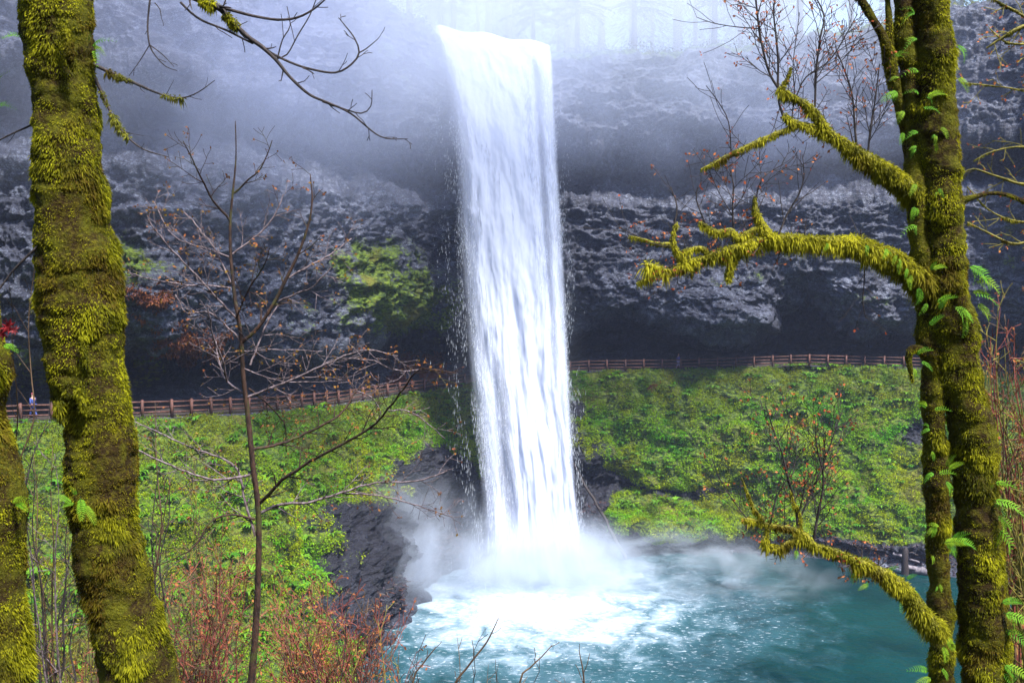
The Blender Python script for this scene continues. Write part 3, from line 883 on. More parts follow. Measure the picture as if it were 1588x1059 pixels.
for k, (x0, y0, x1, y1, lb) in enumerate(dr):
    Ya, Yb = shore_at(x0) + 1.0 - k * 0.1, shore_at(x1) + 1.0 - k * 0.1
    a = W(x0, y0, Ya); b_ = W(x1, y1, Yb)
    log_obj('driftwood_log', a, b_, 0.16 + 0.03 * (k % 3), 0.10, M['brownwood'] if k != 5 else M['grey'], lb, 'log', 'driftwood on the far shore', 1, 20 + k)
# litter of sticks and pebbles on the dark shore band
g = Geo()
bandc = ((FV[:-1] > 1.3) & (FV[:-1] < 2.35))[:, None] * (1 - sstep(0.2, 0.5, gcell))
P, i, j, r = sample(bandc, 3500, 31)
for k in range(3500):
    if k % 5 == 0:
        a = r.uniform(0, np.pi); L = r.uniform(0.2, 0.9); d = np.array([math.cos(a), math.sin(a) * 0.5, r.normal() * 0.15]) * L
        boxm(g, P[k] + [0, 0, 0.06], (d / np.linalg.norm(d), np.array([-d[1], d[0], 0]) / (np.hypot(d[0], d[1]) + 1e-6), (0, 0, 1)), (L / 2, 0.03, 0.025), (0.14, 0.06, 0.04) if k % 2 else (0.16, 0.13, 0.12))
    else:
        s = r.uniform(0.05, 0.16); Q = np.array([[1, 0, 0], [0, 1, 0], [-1, 0, 0], [0, -1, 0], [0, 0, .8], [0, 0, -.8]]) * s * r.uniform(0.7, 1.3, 3)
        g.add(P[k] + Q, [[0, 1, 4], [1, 2, 4], [2, 3, 4], [3, 0, 4], [1, 0, 5], [2, 1, 5], [3, 2, 5], [0, 3, 5]], tuple(np.array([0.08, 0.06, 0.08]) * r.uniform(0.5, 1.6)))
obj('shore_litter', mesh_of('shore_litter', g, False), M['leaf'], kind='stuff', label='pebbles, sticks and dead leaves on the dark shore band')

# ------------------------------------------------------------------ trail railings
def wall_pt(px, back=0.25):
    jx = int(np.argmin(np.abs(upx - px)))
    ir = int(np.argmin(np.abs(FV - (5.0 + back / 2.6))))
    return G2[ir, jx]
def railing(pxs, label):
    base = wall_pt(pxs[0])
    root = thing('wooden_railing', base, label, 'railing')
    pts = np.array([wall_pt(p) for p in pxs])
    pm = None
    post_g = Geo(); boxm(post_g, (0, 0, 0.60), ((1, 0, 0), (0, 1, 0), (0, 0, 1)), (0.085, 0.085, 0.66)); boxm(post_g, (0, 0, 1.275), ((1, 0, 0), (0, 1, 0), (0, 0, 1)), (0.062, 0.062, 0.018))
    pm = mesh_of('post', post_g, False); pm.materials.append(M['rail'])
    rr_ = random.Random(3)
    for k, p in enumerate(pts):
        o = obj('post', pm, None, root, loc=Vector(p) - Vector(base))
        if k + 1 < len(pts):
            d = pts[k + 1] - p
            o.rotation_euler = (rr_.uniform(-.02, .02), rr_.uniform(-.02, .02), math.atan2(d[1], d[0]))
    for k in range(len(pts) - 1):
        d = pts[k + 1] - pts[k]; L = np.linalg.norm(d); u = d / L; s = np.cross(u, [0, 0, 1]); s /= np.linalg.norm(s); w = np.cross(s, u)
        for h in (0.38, 0.74, 1.10):
            g = Geo(); boxm(g, (0, 0, 0), (u, s, w), (L / 2 + 0.05, 0.035, 0.060))
            c = (pts[k] + pts[k + 1]) / 2 + [0, 0, h + rr_.uniform(-.02, .02)] - s * 0.12
            obj('rail', mesh_of('rail', g, False), M['rail'], root, loc=Vector(c) - Vector(base))
def spaced(px0, px1, step_m):
    out = [px0]; p = px0
    while p < px1:
        a = wall_pt(p); q = p
        while q < px1 + 60 and np.linalg.norm(wall_pt(q) - a) < step_m: q += 2
        p = q; out.append(p)
    return out
railing(spaced(-60, 700, 1.95), 'brown wooden post and rail fence along the trail left of the waterfall')
railing(spaced(884, 1640, 1.95), 'brown wooden post and rail fence along the trail right of the waterfall')

# ------------------------------------------------------------------ hikers on the trail
def skin_mesh(name, verts, edges, radii, subs=1):
    me = bpy.data.meshes.new(name + '_skeleton'); me.from_pydata(verts, edges, []); me.update()
    o = bpy.data.objects.new(name + '_build', me); C.objects.link(o)
    md = o.modifiers.new('s', 'SKIN')
    for i, r_ in enumerate(radii):
        me.skin_vertices[0].data[i].radius = r_ if isinstance(r_, tuple) else (r_, r_)
    me.skin_vertices[0].data[0].use_root = True
    sb = o.modifiers.new('u', 'SUBSURF'); sb.levels = subs; sb.render_levels = subs
    dg = bpy.context.evaluated_depsgraph_get(); dg.update()
    m2 = bpy.data.meshes.new_from_object(o.evaluated_get(dg)); m2.name = name
    bpy.data.objects.remove(o); bpy.data.meshes.remove(me)
    for p in m2.polygons: p.use_smooth = True
    return m2
def hiker(loc, face, label, top, legs, head, stride=0.26):
    root = thing('person', loc, label, 'person')
    s = stride
    # pelvis, chest, neck, head / legs / arms (x is the walking direction)
    V = [(0, 0, .93), (0.01, 0, 1.15), (0.02, 0, 1.36), (0.03, 0, 1.50), (0.05, 0, 1.58), (0.05, 0, 1.70),
         (0, .09, .88), (s * .55, .10, .50), (s, .10, .09), (s + .16, .11, .04),
         (0, -.09, .88), (-s * .2, -.10, .50), (-s, -.10, .14), (-s + .12, -.11, .05),
         (0.02, .19, 1.38), (-.10, .24, 1.12), (.02, .25, .90), (.05, .25, .82),
         (0.02, -.19, 1.38), (.08, -.24, 1.12), (.26, -.22, .98), (.33, -.21, .97)]
    E = [(0, 1), (1, 2), (2, 3), (3, 4), (4, 5), (0, 6), (6, 7), (7, 8), (8, 9), (0, 10), (10, 11), (11, 12), (12, 13), (2, 14), (14, 15), (15, 16), (16, 17), (2, 18), (18, 19), (19, 20), (20, 21)]
    R = [(.12, .15), (.11, .14), (.12, .15), .055, .085, .085, .085, .06, .042, .035, .085, .06, .042, .035, .055, .042, .032, .03, .055, .042, .032, .03]
    o = obj('body', skin_mesh('body', V, E, R), M['skin'], root, loc=(0, 0, 0))
    T = [V[i] for i in (0, 1, 2, 14, 15, 16, 18, 19, 20)]
    o2 = obj('jacket', skin_mesh('jacket', T, [(0, 1), (1, 2), (2, 3), (3, 4), (4, 5), (2, 6), (6, 7), (7, 8)], [(.145, .175), (.135, .165), (.145, .175), .075, .06, .05, .075, .06, .05]), M[top], root, loc=(0, 0, 0))
    L = [V[i] for i in (0, 6, 7, 8, 10, 11, 12)]
    o3 = obj('trousers', skin_mesh('trousers', L, [(0, 1), (1, 2), (2, 3), (0, 4), (4, 5), (5, 6)], [(.14, .17), .105, .078, .058, .105, .078, .058]), M[legs], root, loc=(0, 0, 0))
    h = skin_mesh('hat', [(0.03, 0, 1.66), (0.03, 0, 1.74), (0.03, 0, 1.78)], [(0, 1), (1, 2)], [.105, .10, .06])
    obj('hat' if head != 'hair' else 'hair', h, M[head], root, loc=(0, 0, 0))
    root.rotation_euler = (0, 0, face)
    return root
p = wall_pt(1051, 1.5); hiker(Vector(p), 0.1, 'walker in a violet jacket and lilac trousers striding along the trail right of the waterfall', 'violet', 'lilac', 'hair')
p = wall_pt(52, 1.5); hiker(Vector(p), 2.6, 'walker in blue with a pink hat on the trail at far left', 'blue', 'blue', 'pink')

# ------------------------------------------------------------------ trees on the rim, fading into mist
def fir(seed, H, r0):
    rg = np.random.default_rng(seed)
    gt = Geo()
    zz = np.linspace(-1.5, H, 16)
    P = np.stack([np.cumsum(rg.normal(size=16)) * 0.05, np.cumsum(rg.normal(size=16)) * 0.05, zz], -1)
    tube(gt, P, r0 * (1 - 0.85 * (zz + 1.5) / (H + 1.5)), 9, disp=lambda V: fbm(V * 2, 2) * 0.08 * r0)
    gc = Geo()
    z0 = H * rg.uniform(0.10, 0.28)
    zb = z0
    while zb < H:
        f = (zb - z0) / (H - z0)
        for k in range(rg.integers(3, 6)):
            a = rg.uniform(0, 2 * np.pi); L = (1 - f) ** 0.8 * rg.uniform(2.0, 4.6) + 0.4
            tt = np.linspace(0, 1, 6)[:, None]
            B = np.array([0, 0, zb]) + tt * L * np.array([math.cos(a), math.sin(a), 0]) + np.array([0, 0, 1]) * (0.10 * tt - 0.35 * tt ** 2) * L
            tube(gt, B, 0.05 * (1 - 0.8 * tt[:, 0]), 4)
            m = int(26 * L)
            q = rg.random(m) ** 0.7; Pb = B[0] + (B[-1] - B[0]) * q[:, None]
            Pb[:, 2] = np.interp(q, tt[:, 0], B[:, 2])
            sid = np.array([-math.sin(a), math.cos(a), 0])
            ll = rg.uniform(0.25, 0.75, m) * (1.1 - 0.6 * q)
            sg = rg.choice([-1, 1], m)
            d = sid * sg[:, None] * 0.9 + np.array([math.cos(a), math.sin(a), 0]) * 0.6 + np.array([0, 0, -0.45]) + rg.normal(size=(m, 3)) * 0.2
            w = np.cross(d, [0, 0, 1.0]); w /= np.linalg.norm(w, axis=1)[:, None]
            V = np.stack([Pb, Pb + d * ll[:, None] * 0.5 + w * 0.09, Pb + d * ll[:, None], Pb + d * ll[:, None] * 0.5 - w * 0.09], 1).reshape(-1, 3)
            gc.add(V, np.arange(m * 4).reshape(m, 4), np.array([0.035, 0.065, 0.02]) * rg.uniform(0.7, 1.3))
        zb += rg.uniform(0.5, 0.9)
    return mesh_of('trunk', gt), mesh_of('crown', gc, False)
firs = []
for s_, H, r0 in [(1, 27, 0.42), (2, 22, 0.33), (3, 31, 0.55)]:
    a, b_ = fir(s_, H, r0); a.materials.append(M['fir']); b_.materials.append(M['leaf']); firs.append((a, b_))
rimt = [(590, 104, 1, 'slender fir on the rim nearest the top of the falls on the left'), (622, 116, 0, 'dim fir trunk in the mist above the left end of the lip'), (560, 118, 2, 'fir above the mossy shoulder left of the falls'), (678, 124, 1, 'misty fir standing behind the left end of the lip'), (716, 118, 0, 'fir trunk behind the lip, left of the bright gap'), (748, 132, 2, 'faint thick fir left beside the bright gap over the falls'), (793, 128, 2, 'thick dark fir right beside the bright gap over the falls'), (826, 118, 1, 'slender fir over the right half of the lip'),
        (866, 126, 0, 'misty fir above the right end of the lip'), (898, 116, 1, 'slim fir just right of the lip'), (935, 134, 2, 'faint broad fir right of the falls'), (985, 122, 0, 'fir on the rim between the falls and the bare branches'), (1040, 130, 2, 'pale fir in mist left of the bare branch tips'), (1095, 121, 0, 'fir behind the bare twigs at top right'), (1160, 128, 1, 'thin fir behind the tall upright twigs'), (1240, 122, 2, 'fir far behind the upper mossy branch'), (1330, 126, 0, 'fir behind the forked mossy limb'), (1520, 118, 1, 'fir on the rim right of the mossy trunks'), (470, 112, 0, 'fir rising over the shoulder at top left'), (380, 108, 1, 'fir hidden in mist above the left cliff')]
for px, Y, v, lb in rimt:
    px = px + 14 * math.sin(px * 1.7)
    x = float(W(px, 50, Y)[0]); jx = int(np.argmin(np.abs(upx - px)))
    z = float(np.interp(Y, G2[-17:, jx, 1], G2[-17:, jx, 2]))
    root = thing('fir_tree', (x, Y, z), lb, 'tree', 'fir trees on the rim in the mist')
    root.rotation_euler = (0, 0, px * 0.7); root.scale = (1, 1, 0.9 + 0.2 * ((px * 7) % 10) / 10)
    obj('trunk', firs[v][0], None, root, loc=(0, 0, 0)); obj('crown', firs[v][1], None, root, loc=(0, 0, 0))
# the wood behind: a mass of firs nobody could count, deep in the fog
rgw = np.random.default_rng(77)
gw = Geo(); gt_ = Geo()
for k in range(46):
    px = rgw.uniform(300, 1700); Y = rgw.uniform(136, 176); x = float(W(px, 50, Y)[0]); z = 62 + 0.1 * (Y - 130); H = rgw.uniform(20, 34)
    tube(gt_, [[x, Y, z - 6], [x + rgw.normal() * .3, Y, z + H * .5], [x, Y, z + H]], [0.4, 0.25, 0.05], 5, (0.06, 0.045, 0.035))
    m = 1500; q = rgw.random(m) ** 0.8; a = rgw.uniform(0, 2 * np.pi, m); rad_ = (1 - q) ** 0.8 * 4.5 * rgw.random(m) ** 0.5 + 0.3
    Pb = np.stack([x + rad_ * np.cos(a), Y + rad_ * np.sin(a), z - 3 + q * H - rad_ * 0.3], -1)
    d = np.stack([np.cos(a), np.sin(a), -0.5 + 0 * a], -1) * rgw.uniform(0.5, 1.1, (m, 1)); w = np.stack([-np.sin(a), np.cos(a), 0 * a], -1) * 0.22
    gw.add(np.stack([Pb, Pb + d * .5 + w, Pb + d, Pb + d * .5 - w], 1).reshape(-1, 3), np.arange(m * 4).reshape(m, 4), np.array([0.035, 0.065, 0.02]) * rgw.uniform(0.7, 1.3))
gw.add(np.concatenate(gt_.v), gt_.f[4][0] * 0 + np.array([0, 1, 2, 3]) if False else np.concatenate(gt_.f[4]), (0.06, 0.045, 0.035))
obj('far_wood', mesh_of('far_wood', gw, False), M['leaf'], kind='stuff', label='distant fir wood behind the rim, lost in fog')
# undergrowth along the rim
g = Geo()
rimc = ((FV[:-1] > 17.3) & (FV[:-1] < 18.9))[:, None] * (1 - ((PXV[:-1, :-1] > 672) & (PXV[:-1, :-1] < 872)))
P, i, j, r = sample(rimc.astype(float), 42000, 41)
hh = np.clip(0.5 + fbm(P / 2.5, 3) * 1.8, 0.05, 1.6)
V, F, Cc = leaf_tris(P + np.array([0, 0, 1]) * (r.random(42000) * hh * 1.5)[:, None], np.tile([0, -0.3, 0.3], (42000, 1)), r.uniform(0.12, 0.32, 42000), pal(r, 42000, r.random(42000), (0.03, 0.06, 0.015), (0.12, 0.11, 0.03)), r)
g.add(V, F, Cc)
obj('rim_undergrowth', mesh_of('rim_undergrowth', g, False), M['leaf'], kind='stuff', label='shrubs and grass along the cliff rim')

# ------------------------------------------------------------------ branching and moss builders
def pix_path(pts, Y, slim=False):
    """pts: (px, py[, radius px[, Y offset]]) in the photograph at distance Y -> world points and radii"""
    Pw, R = [], []
    for p_ in pts:
        y = Y + (p_[3] if len(p_) > 3 else 0)
        Pw.append(W(p_[0], p_[1], y)); r_ = p_[2] if len(p_) > 2 else 1.5
        R.append((r_ - ((2.6 if r_ > 12 else 0.20 * r_) if slim else 0)) * y / FPX)
    return np.array(Pw), np.array(R)

def ground_py(Y):
    return float(py_of(Y, hill_z(0, Y) - 0.25))

def moss_on(g, P, R, density, length, down=0.9, out=0.6, rg=None, dispf=None, width=0.0045, under=0.0, colA=(0.055, 0.060, 0.004), colB=(0.37, 0.36, 0.010), brown=0.3, bare=1.0):
    """fronds of moss standing off a stem"""
    seg = np.linalg.norm(np.diff(P, axis=0), axis=1)
    area = (seg * (R[1:] + R[:-1]) * np.pi)
    n = int(area.sum() * density)
    if n < 5: return
    T, N, B = frames(P)
    k = rg.choice(len(seg), n, p=area / area.sum())
    f = rg.random(n)[:, None]
    c = P[k] * (1 - f) + P[k + 1] * f
    rad = R[k] * (1 - f[:, 0]) + R[k + 1] * f[:, 0]
    a = rg.uniform(0, 2 * np.pi, n)
    d = N[k] * np.cos(a)[:, None] + B[k] * np.sin(a)[:, None]
    S = c + d * rad[:, None]
    if dispf is not None:
        rad2 = rad + dispf(S)
        S = c + d * rad2[:, None]
    clump = fbm(S * 11, 3) + 0.4 * fbm(S * 40, 2)
    big_ = fbm(S * np.array([3, 3, 4.5]), 3)
    L = length * rg.uniform(0.5, 1.3, n) * (0.9 + 0.9 * clump.clip(-0.6, 1)) * (1 + under * np.clip(-d[:, 2], 0, 1) * (0.6 + 1.5 * np.clip(pnoise(S * 22), 0, 1)))
    dirv = d * out + np.array([0, 0, -1.0]) * down * rg.uniform(0.3, 1.2, (n, 1)) + rg.normal(size=(n, 3)) * 0.33
    dirv /= np.linalg.norm(dirv, axis=1)[:, None]
    shag0 = 0.35 + 0.5 * (1 - bare)
    thin = np.maximum(sstep(-0.55, -0.18, fbm(S * np.array([4, 4, 3.2]) + 60, 3)), 1 - bare)
    shag = np.clip(0.55 + 1.3 * pnoise(S * np.array([6, 6, 5]) + 90), shag0, 1.9)
    L = L * (0.45 + 0.75 * thin) * shag
    side = np.cross(dirv, d + rg.normal(size=(n, 3)) * 0.5); side /= np.linalg.norm(side, axis=1)[:, None] + 1e-9
    w = width * rg.uniform(0.6, 1.4, n)
    S0 = S - d * 0.003
    droop = np.array([0, 0, -1.0]) * (L * 0.30)[:, None]
    V = np.stack([S0, S0 + dirv * L[:, None] * 0.55 + side * w[:, None], S0 + dirv * L[:, None] + droop, S0 + dirv * L[:, None] * 0.55 - side * w[:, None]], 1).reshape(-1, 3)
    t = np.clip(0.45 + clump * 0.9 + 0.5 * big_ + rg.normal(size=n) * 0.18, 0, 1)[:, None]
    col = np.array(colA) * (1 - t) + np.array(colB) * t
    br = np.clip(fbm(S * np.array([5, 5, 3]) + 30, 3) * 3.2 + brown - 0.22, 0, 0.9)[:, None] * rg.uniform(0.5, 1, (n, 1))
    col = col * (1 - br) + np.array([0.085, 0.042, 0.008]) * br
    kp = (rg.random(n) < 0.12 + 0.88 * thin)
    V = V.reshape(n, 4, 3)[kp].reshape(-1, 3); col = col[kp]; n = len(col)
    g.add(V, np.arange(n * 4).reshape(n, 4), np.repeat(col, 4, 0))

def lumps(amp, seed=0.0, freq=1.0, ridge=1.0):
    def f(V):
        q = V * freq + seed
        a = fbm(q * np.array([4.5, 4.5, 5.5]), 3) * 1.1
        b_ = fbm(q * np.array([9, 9, 24]), 3) * 0.45 * ridge
        return (a + b_) * amp
    return f

# a fern frond mesh: midrib with paired leaflets, about 1 unit long along +X, arching down
def frond_mesh(seed, leaflets=9):
    rg = np.random.default_rng(seed)
    g = Geo()
    t = np.linspace(0, 1, 8)
    dr_ = rg.uniform(0.25, 0.8); cv_ = rg.uniform(-0.2, 0.2); tn_ = np.array([[1, 1, 1], [0.7, 0.85, 1], [1.3, 0.95, .8]][seed % 3])
    mid_ = np.stack([t * (1 - 0.15 * dr_ * t), cv_ * t * t, 0.22 * np.sin(t * 2.0) - dr_ * t ** 2.2], -1)
    tube(g, mid_, 0.013 * (1.1 - t), 4, (0.05, 0.13, 0.02))
    for k in range(leaflets):
        q = 0.10 + 0.85 * k / (leaflets - 1)
        c = np.array([np.interp(q, t, mid_[:, i]) for i in range(3)])
        L = 0.19 * math.sin(math.pi * (0.18 + 0.80 * q)) ** 0.8 + 0.03
        for sgn in (-1, 1):
            tip = c + np.array([0.10 + 0.05 * q, sgn * L, -0.12 * L + rg.normal() * 0.02])
            w = 0.030 * (1.1 - 0.5 * q)
            m_ = c * 0.45 + tip * 0.55 + [0, 0, 0.02]
            g.add([c + [-w * .6, 0, 0], m_ + [-w, 0, 0], tip, m_ + [w * 1.1, 0, 0], c + [w * .9, 0, 0]], [[0, 1, 3], [1, 2, 3], [0, 3, 4]], np.array([0.13, 0.30, 0.016]) * tn_ * rg.uniform(0.85, 1.2))
    me = mesh_of('fern_frond', g, False); me.materials.append(M['fern'])
    return me
FR = [frond_mesh(s, 8 + s) for s in range(6)]
def put_frond(root, px, py, Y, Lpx, ang, rg, tiltz=None, pair=True):
    """fern on a trunk at a photo point; ang: heading in the picture plane, degrees from right, counter-clockwise"""
    p = W(px, py, Y); L = rg.uniform(0.9, 1.45) * Lpx * Y / FPX
    if pair and rg.random() < 0.7: put_frond(root, px + rg.uniform(-5, 5), py + rg.uniform(-4, 6), Y, Lpx * rg.uniform(0.5, 0.95), ang + rg.uniform(-55, 55), rg, pair=False)
    o = obj('fern_frond', FR[rg.integers(0, len(FR))], None, root, loc=Vector(p) - parent_loc(root))
    a = math.radians(ang)
    X = Vector((math.cos(a), -0.35 + rg.uniform(-.25, .15), math.sin(a))).normalized()
    Z = Vector((rg.uniform(-.4, .4), -0.75, 0.75)); Yv = Z.cross(X).normalized(); Z = X.cross(Yv)
    o.rotation_euler = Matrix((X, Yv, Z)).transposed().to_euler()
    o.scale = (L, L, L)

def grow_twigs(g, P, R, rg, spacing, length, depth=1, upb=0.25, ang=0.8, sides=4, minr=0.0008, leaves=None, jitter=0.22, planar=0.6, rfac=0.5):
    """thin twigs leaving a stem, recursively; leaves: list collecting tip points"""
    seg = np.linalg.norm(np.diff(P, axis=0), axis=1); cum = np.concatenate([[0], np.cumsum(seg)]); tot = cum[-1]
    s = spacing * rg.uniform(0.2, 0.8); sg = rg.choice([-1, 1])
    while s < tot:
        i = min(np.searchsorted(cum, s) - 1, len(P) - 2); i = max(i, 0)
        f = (s - cum[i]) / (seg[i] + 1e-9)
        c = P[i] * (1 - f) + P[i + 1] * f; r0 = max((R[i] * (1 - f) + R[i + 1] * f) * rfac, minr)
        T = (P[i + 1] - P[i]) / (seg[i] + 1e-9)
        side = np.cross(T, np.array([0, 1, 0.0]) + rg.normal(size=3) * (1 - planar)); side /= np.linalg.norm(side) + 1e-9
        d = T * math.cos(ang) + side * math.sin(ang) * sg + rg.normal(size=3) * 0.15
        sg = -sg
        L = length * rg.uniform(0.4, 1.2) * (1 - 0.45 * s / tot)
        n = max(4, int(L / 0.05 * 1.0)) if L < 1 else 14
        n = min(n, 14)
        Q = [c]; dd = d / np.linalg.norm(d)
        for k in range(n):
            dd = dd + rg.normal(size=3) * jitter * 0.5 + np.array([0, 0, upb * 0.25])
            dd /= np.linalg.norm(dd); Q.append(Q[-1] + dd * L / n)
        Q = np.array(Q); rq = np.linspace(r0, minr, len(Q))
        tube(g, Q, rq, sides, cap=False)
        if leaves is not None:
            leaves.append((Q[-1], dd)); 
            if rg.random() < 0.6: leaves.append((Q[len(Q) * 2 // 3], dd))
        if depth > 1: grow_twigs(g, Q, rq, rg, spacing * 0.55, length * 0.45, depth - 1, upb, ang, sides, minr, leaves, jitter, planar, rfac)
        s += spacing * rg.uniform(0.5, 1.5)

def bud_leaves(leaves, size, colA, colB, rg, n_each=3, spread=0.5):
    g = Geo()
    for (p_, d) in leaves:
        for k in range(rg.integers(1, n_each + 1)):
            dd = d * 0.4 + rg.normal(size=3) * spread + np.array([0, 0, -0.35]); dd /= np.linalg.norm(dd)
            s = size * rg.uniform(0.5, 1.3); sd_ = np.cross(dd, rg.normal(size=3)); sd_ /= np.linalg.norm(sd_)
            q = p_ + rg.normal(size=3) * size * 0.25
            c = np.asarray(colA) + (np.asarray(colB) - np.asarray(colA)) * rg.random()
            g.add([q, q + dd * s * .5 + sd_ * s * .33, q + dd * s, q + dd * s * .5 - sd_ * s * .33], [[0, 1, 2, 3]], c)
    return g

# ------------------------------------------------------------------ left mossy tree
rg = np.random.default_rng(51)
Y1 = 4.0
GP1 = ground_py(Y1)
base = W(470, GP1, Y1)
T1 = thing('mossy_tree', base, 'thick leaning moss-covered trunk standing in the left foreground, whole height of view', 'tree')
P, R = pix_path([(470, GP1, 110), (330, 1560, 78), (275, 1250, 68), (218, 1059, 57), (203, 1000, 54), (186, 925, 50), (170, 850, 53), (161, 780, 51), (156, 700, 50), (149, 640, 46), (140, 600, 51), (130, 550, 57), (126, 490, 59), (121, 420, 57), (116, 350, 54), (106, 270, 52), (101, 200, 46), (98, 130, 45), (90, 60, 49), (86, 0, 53), (70, -160, 52), (60, -420, 48), (80, -800, 42), (110, -1600, 30)], Y1)
P, R = spline(P, R, 0.012)
lm = lumps(0.030, 3.0)
g = Geo(); tube(g, P, R, 72, disp=lm)
obj('trunk', mesh_of('trunk', g), M['mossbase'], T1)
vis = (P[:, 2] > W(0, 1110, Y1)[2]) & (P[:, 2] < W(0, -60, Y1)[2])
g = Geo(); moss_on(g, P[vis], R[vis], 52000, 0.019, rg=rg, dispf=lm, width=0.0022, down=0.95, out=0.6)
# hanging tongues of moss
for (px, py, L) in [(103, 45, 55), (108, 60, 45), (98, 30, 40), (130, 520, 55), (128, 610, 30), (90, 620, 30), (125, 600, 26)]:
    c = W(px, py, Y1 - 0.16)
    hp = np.array([c, c - [0, 0.0, L * Y1 / FPX * 0.6], c - [0, -0.02, L * Y1 / FPX]]); hp, hr = spline(hp, [0.016, 0.012, 0.003], 0.01)
    moss_on(g, hp, hr, 60000, 0.022, rg=rg, width=0.003, down=1.3, out=0.4)
obj('moss', mesh_of('moss', g, False), M['moss'], T1, kind='stuff')
lv = []
for pts, mo in [([(145, 100, 3), (165, 110, 2.6), (190, 121, 2.6), (215, 132, 2.2), (240, 143, 1.6), (262, 150, 1.4), (284, 152, 1.2), (308, 143, 0.9), (333, 125, 0.6)], True),
                ([(147, 122, 3), (156, 140, 2.6), (167, 165, 2), (180, 190, 1.6), (200, 215, 1.4), (225, 233, 1.1), (262, 244, 0.7)], True),
                ([(66, 185, 2.2), (45, 196, 1.6), (20, 207, 1.3), (-10, 222, 1.2)], False),
                ([(70, 372, 2.2, -.1), (45, 395, 2.0, -.1), (22, 418, 1.8, -.1), (5, 440, 1.5, -.1), (-20, 475, 1.3, -.1)], False)]:
    Q, q = spline(*pix_path(pts, Y1), 0.02)
    g = Geo(); tube(g, Q, q, 6)
    grow_twigs(g, Q[len(Q) // 3:], q[len(Q) // 3:], rg, 0.12, 0.09, 1, leaves=lv)
    br = obj('branch', mesh_of('branch', g), M['dark'], T1)
    if mo:
        g = Geo(); h_ = len(Q) // 2
        for k in range(3):
            i = rg.integers(1, max(3, int(len(Q) * (0.4 if k < 2 else 0.6))))
            j2 = min(i + 3, len(Q) - 1)
            moss_on(g, Q[i:j2 + 1] if j2 > i else Q[i - 2:i], q[i:j2 + 1] + 0.004, 45000, 0.020, rg=rg, width=0.0026, under=1.0, colA=(0.09, 0.09, 0.01), colB=(0.24, 0.24, 0.03), brown=0.0)
        if not g.empty(): obj('moss', mesh_of('moss', g, False), M['moss'], br, kind='stuff')
for (px, py, L, a) in [(125, 772, 32, -70), (118, 768, 20, 100), (133, 786, 24, -50), (112, 780, 18, 150), (143, 72, 30, 15), (146, 78, 30, -60), (40, 60, 32, 165), (150, 2, 24, 30), (60, -2, 20, 120), (138, 64, 20, 60)]:
    put_frond(T1, px, py, Y1 - 0.18 if 60 < px < 135 else Y1 - 0.05, L, a, rg)

# ------------------------------------------------------------------ far-left mossy tree
rg = np.random.default_rng(52)
Y2 = 3.7
GP2 = ground_py(Y2)
T2 = thing('mossy_tree', W(60, GP2, Y2), 'dark mossy trunk cut off by the left edge of the picture', 'tree')
P, R = pix_path([(60, GP2, 95), (20, 1600, 60), (8, 1250, 52), (-2, 1059, 48), (-8, 950, 47), (-12, 850, 46), (-10, 770, 50), (-22, 700, 42), (-36, 640, 36), (-28, 570, 41), (-32, 520, 36), (-48, 440, 34), (-75, 330, 32), (-110, 150, 30), (-150, -100, 28), (-190, -500, 26), (-200, -1300, 18)], Y2)
P, R = spline(P, R, 0.014)
lm = lumps(0.018, 8.0)
g = Geo(); tube(g, P, R, 48, disp=lm); obj('trunk', mesh_of('trunk', g), M['mossbase'], T2)
vis = (P[:, 2] > W(0, 1110, Y2)[2]) & (P[:, 2] < W(0, 330, Y2)[2])
g = Geo(); moss_on(g, P[vis], R[vis], 46000, 0.018, rg=rg, dispf=lm, width=0.0022, brown=0.45)
obj('moss', mesh_of('moss', g, False), M['moss'], T2, kind='stuff')
for (px, py, L, a) in [(28, 780, 26, -20), (20, 776, 24, 10), (5, 535, 26, -15), (-2, 165, 24, 10), (0, 130, 20, 60)]:
    put_frond(T2, px, py, Y2 - 0.08, L, a, rg)
# a withered red leaf caught on it
def maple_leaf(name, c, s, m_col, parent, rgx):
    g = Geo(); n = 10
    tipa = np.linspace(0.3, 2 * np.pi - 0.3, n * 2 + 1)
    rad_ = np.where(np.arange(len(tipa)) % 2 == 0, 0.45, 1.0) * rgx.uniform(0.8, 1.1, len(tipa))
    V = [np.zeros(3)] + [np.array([math.cos(a) * r_, 0.25 * math.sin(3 * a) - 0.25 * r_ * r_, math.sin(a) * r_]) for a, r_ in zip(tipa, rad_)]
    g.add(np.array(V) * s + c, [[0, k, k + 1] for k in range(1, len(V) - 1)], m_col)
    return obj(name, mesh_of(name, g, False), M['leaf'], parent)
for (px, py, s, cl) in [(14, 506, 0.034, (0.25, 0.02, 0.025)), (5, 516, 0.030, (0.16, 0.015, 0.02)), (24, 512, 0.022, (0.38, 0.08, 0.09))]:
    maple_leaf('withered_leaf', W(px, py, Y2 - 0.14), s, cl, T2, rg)

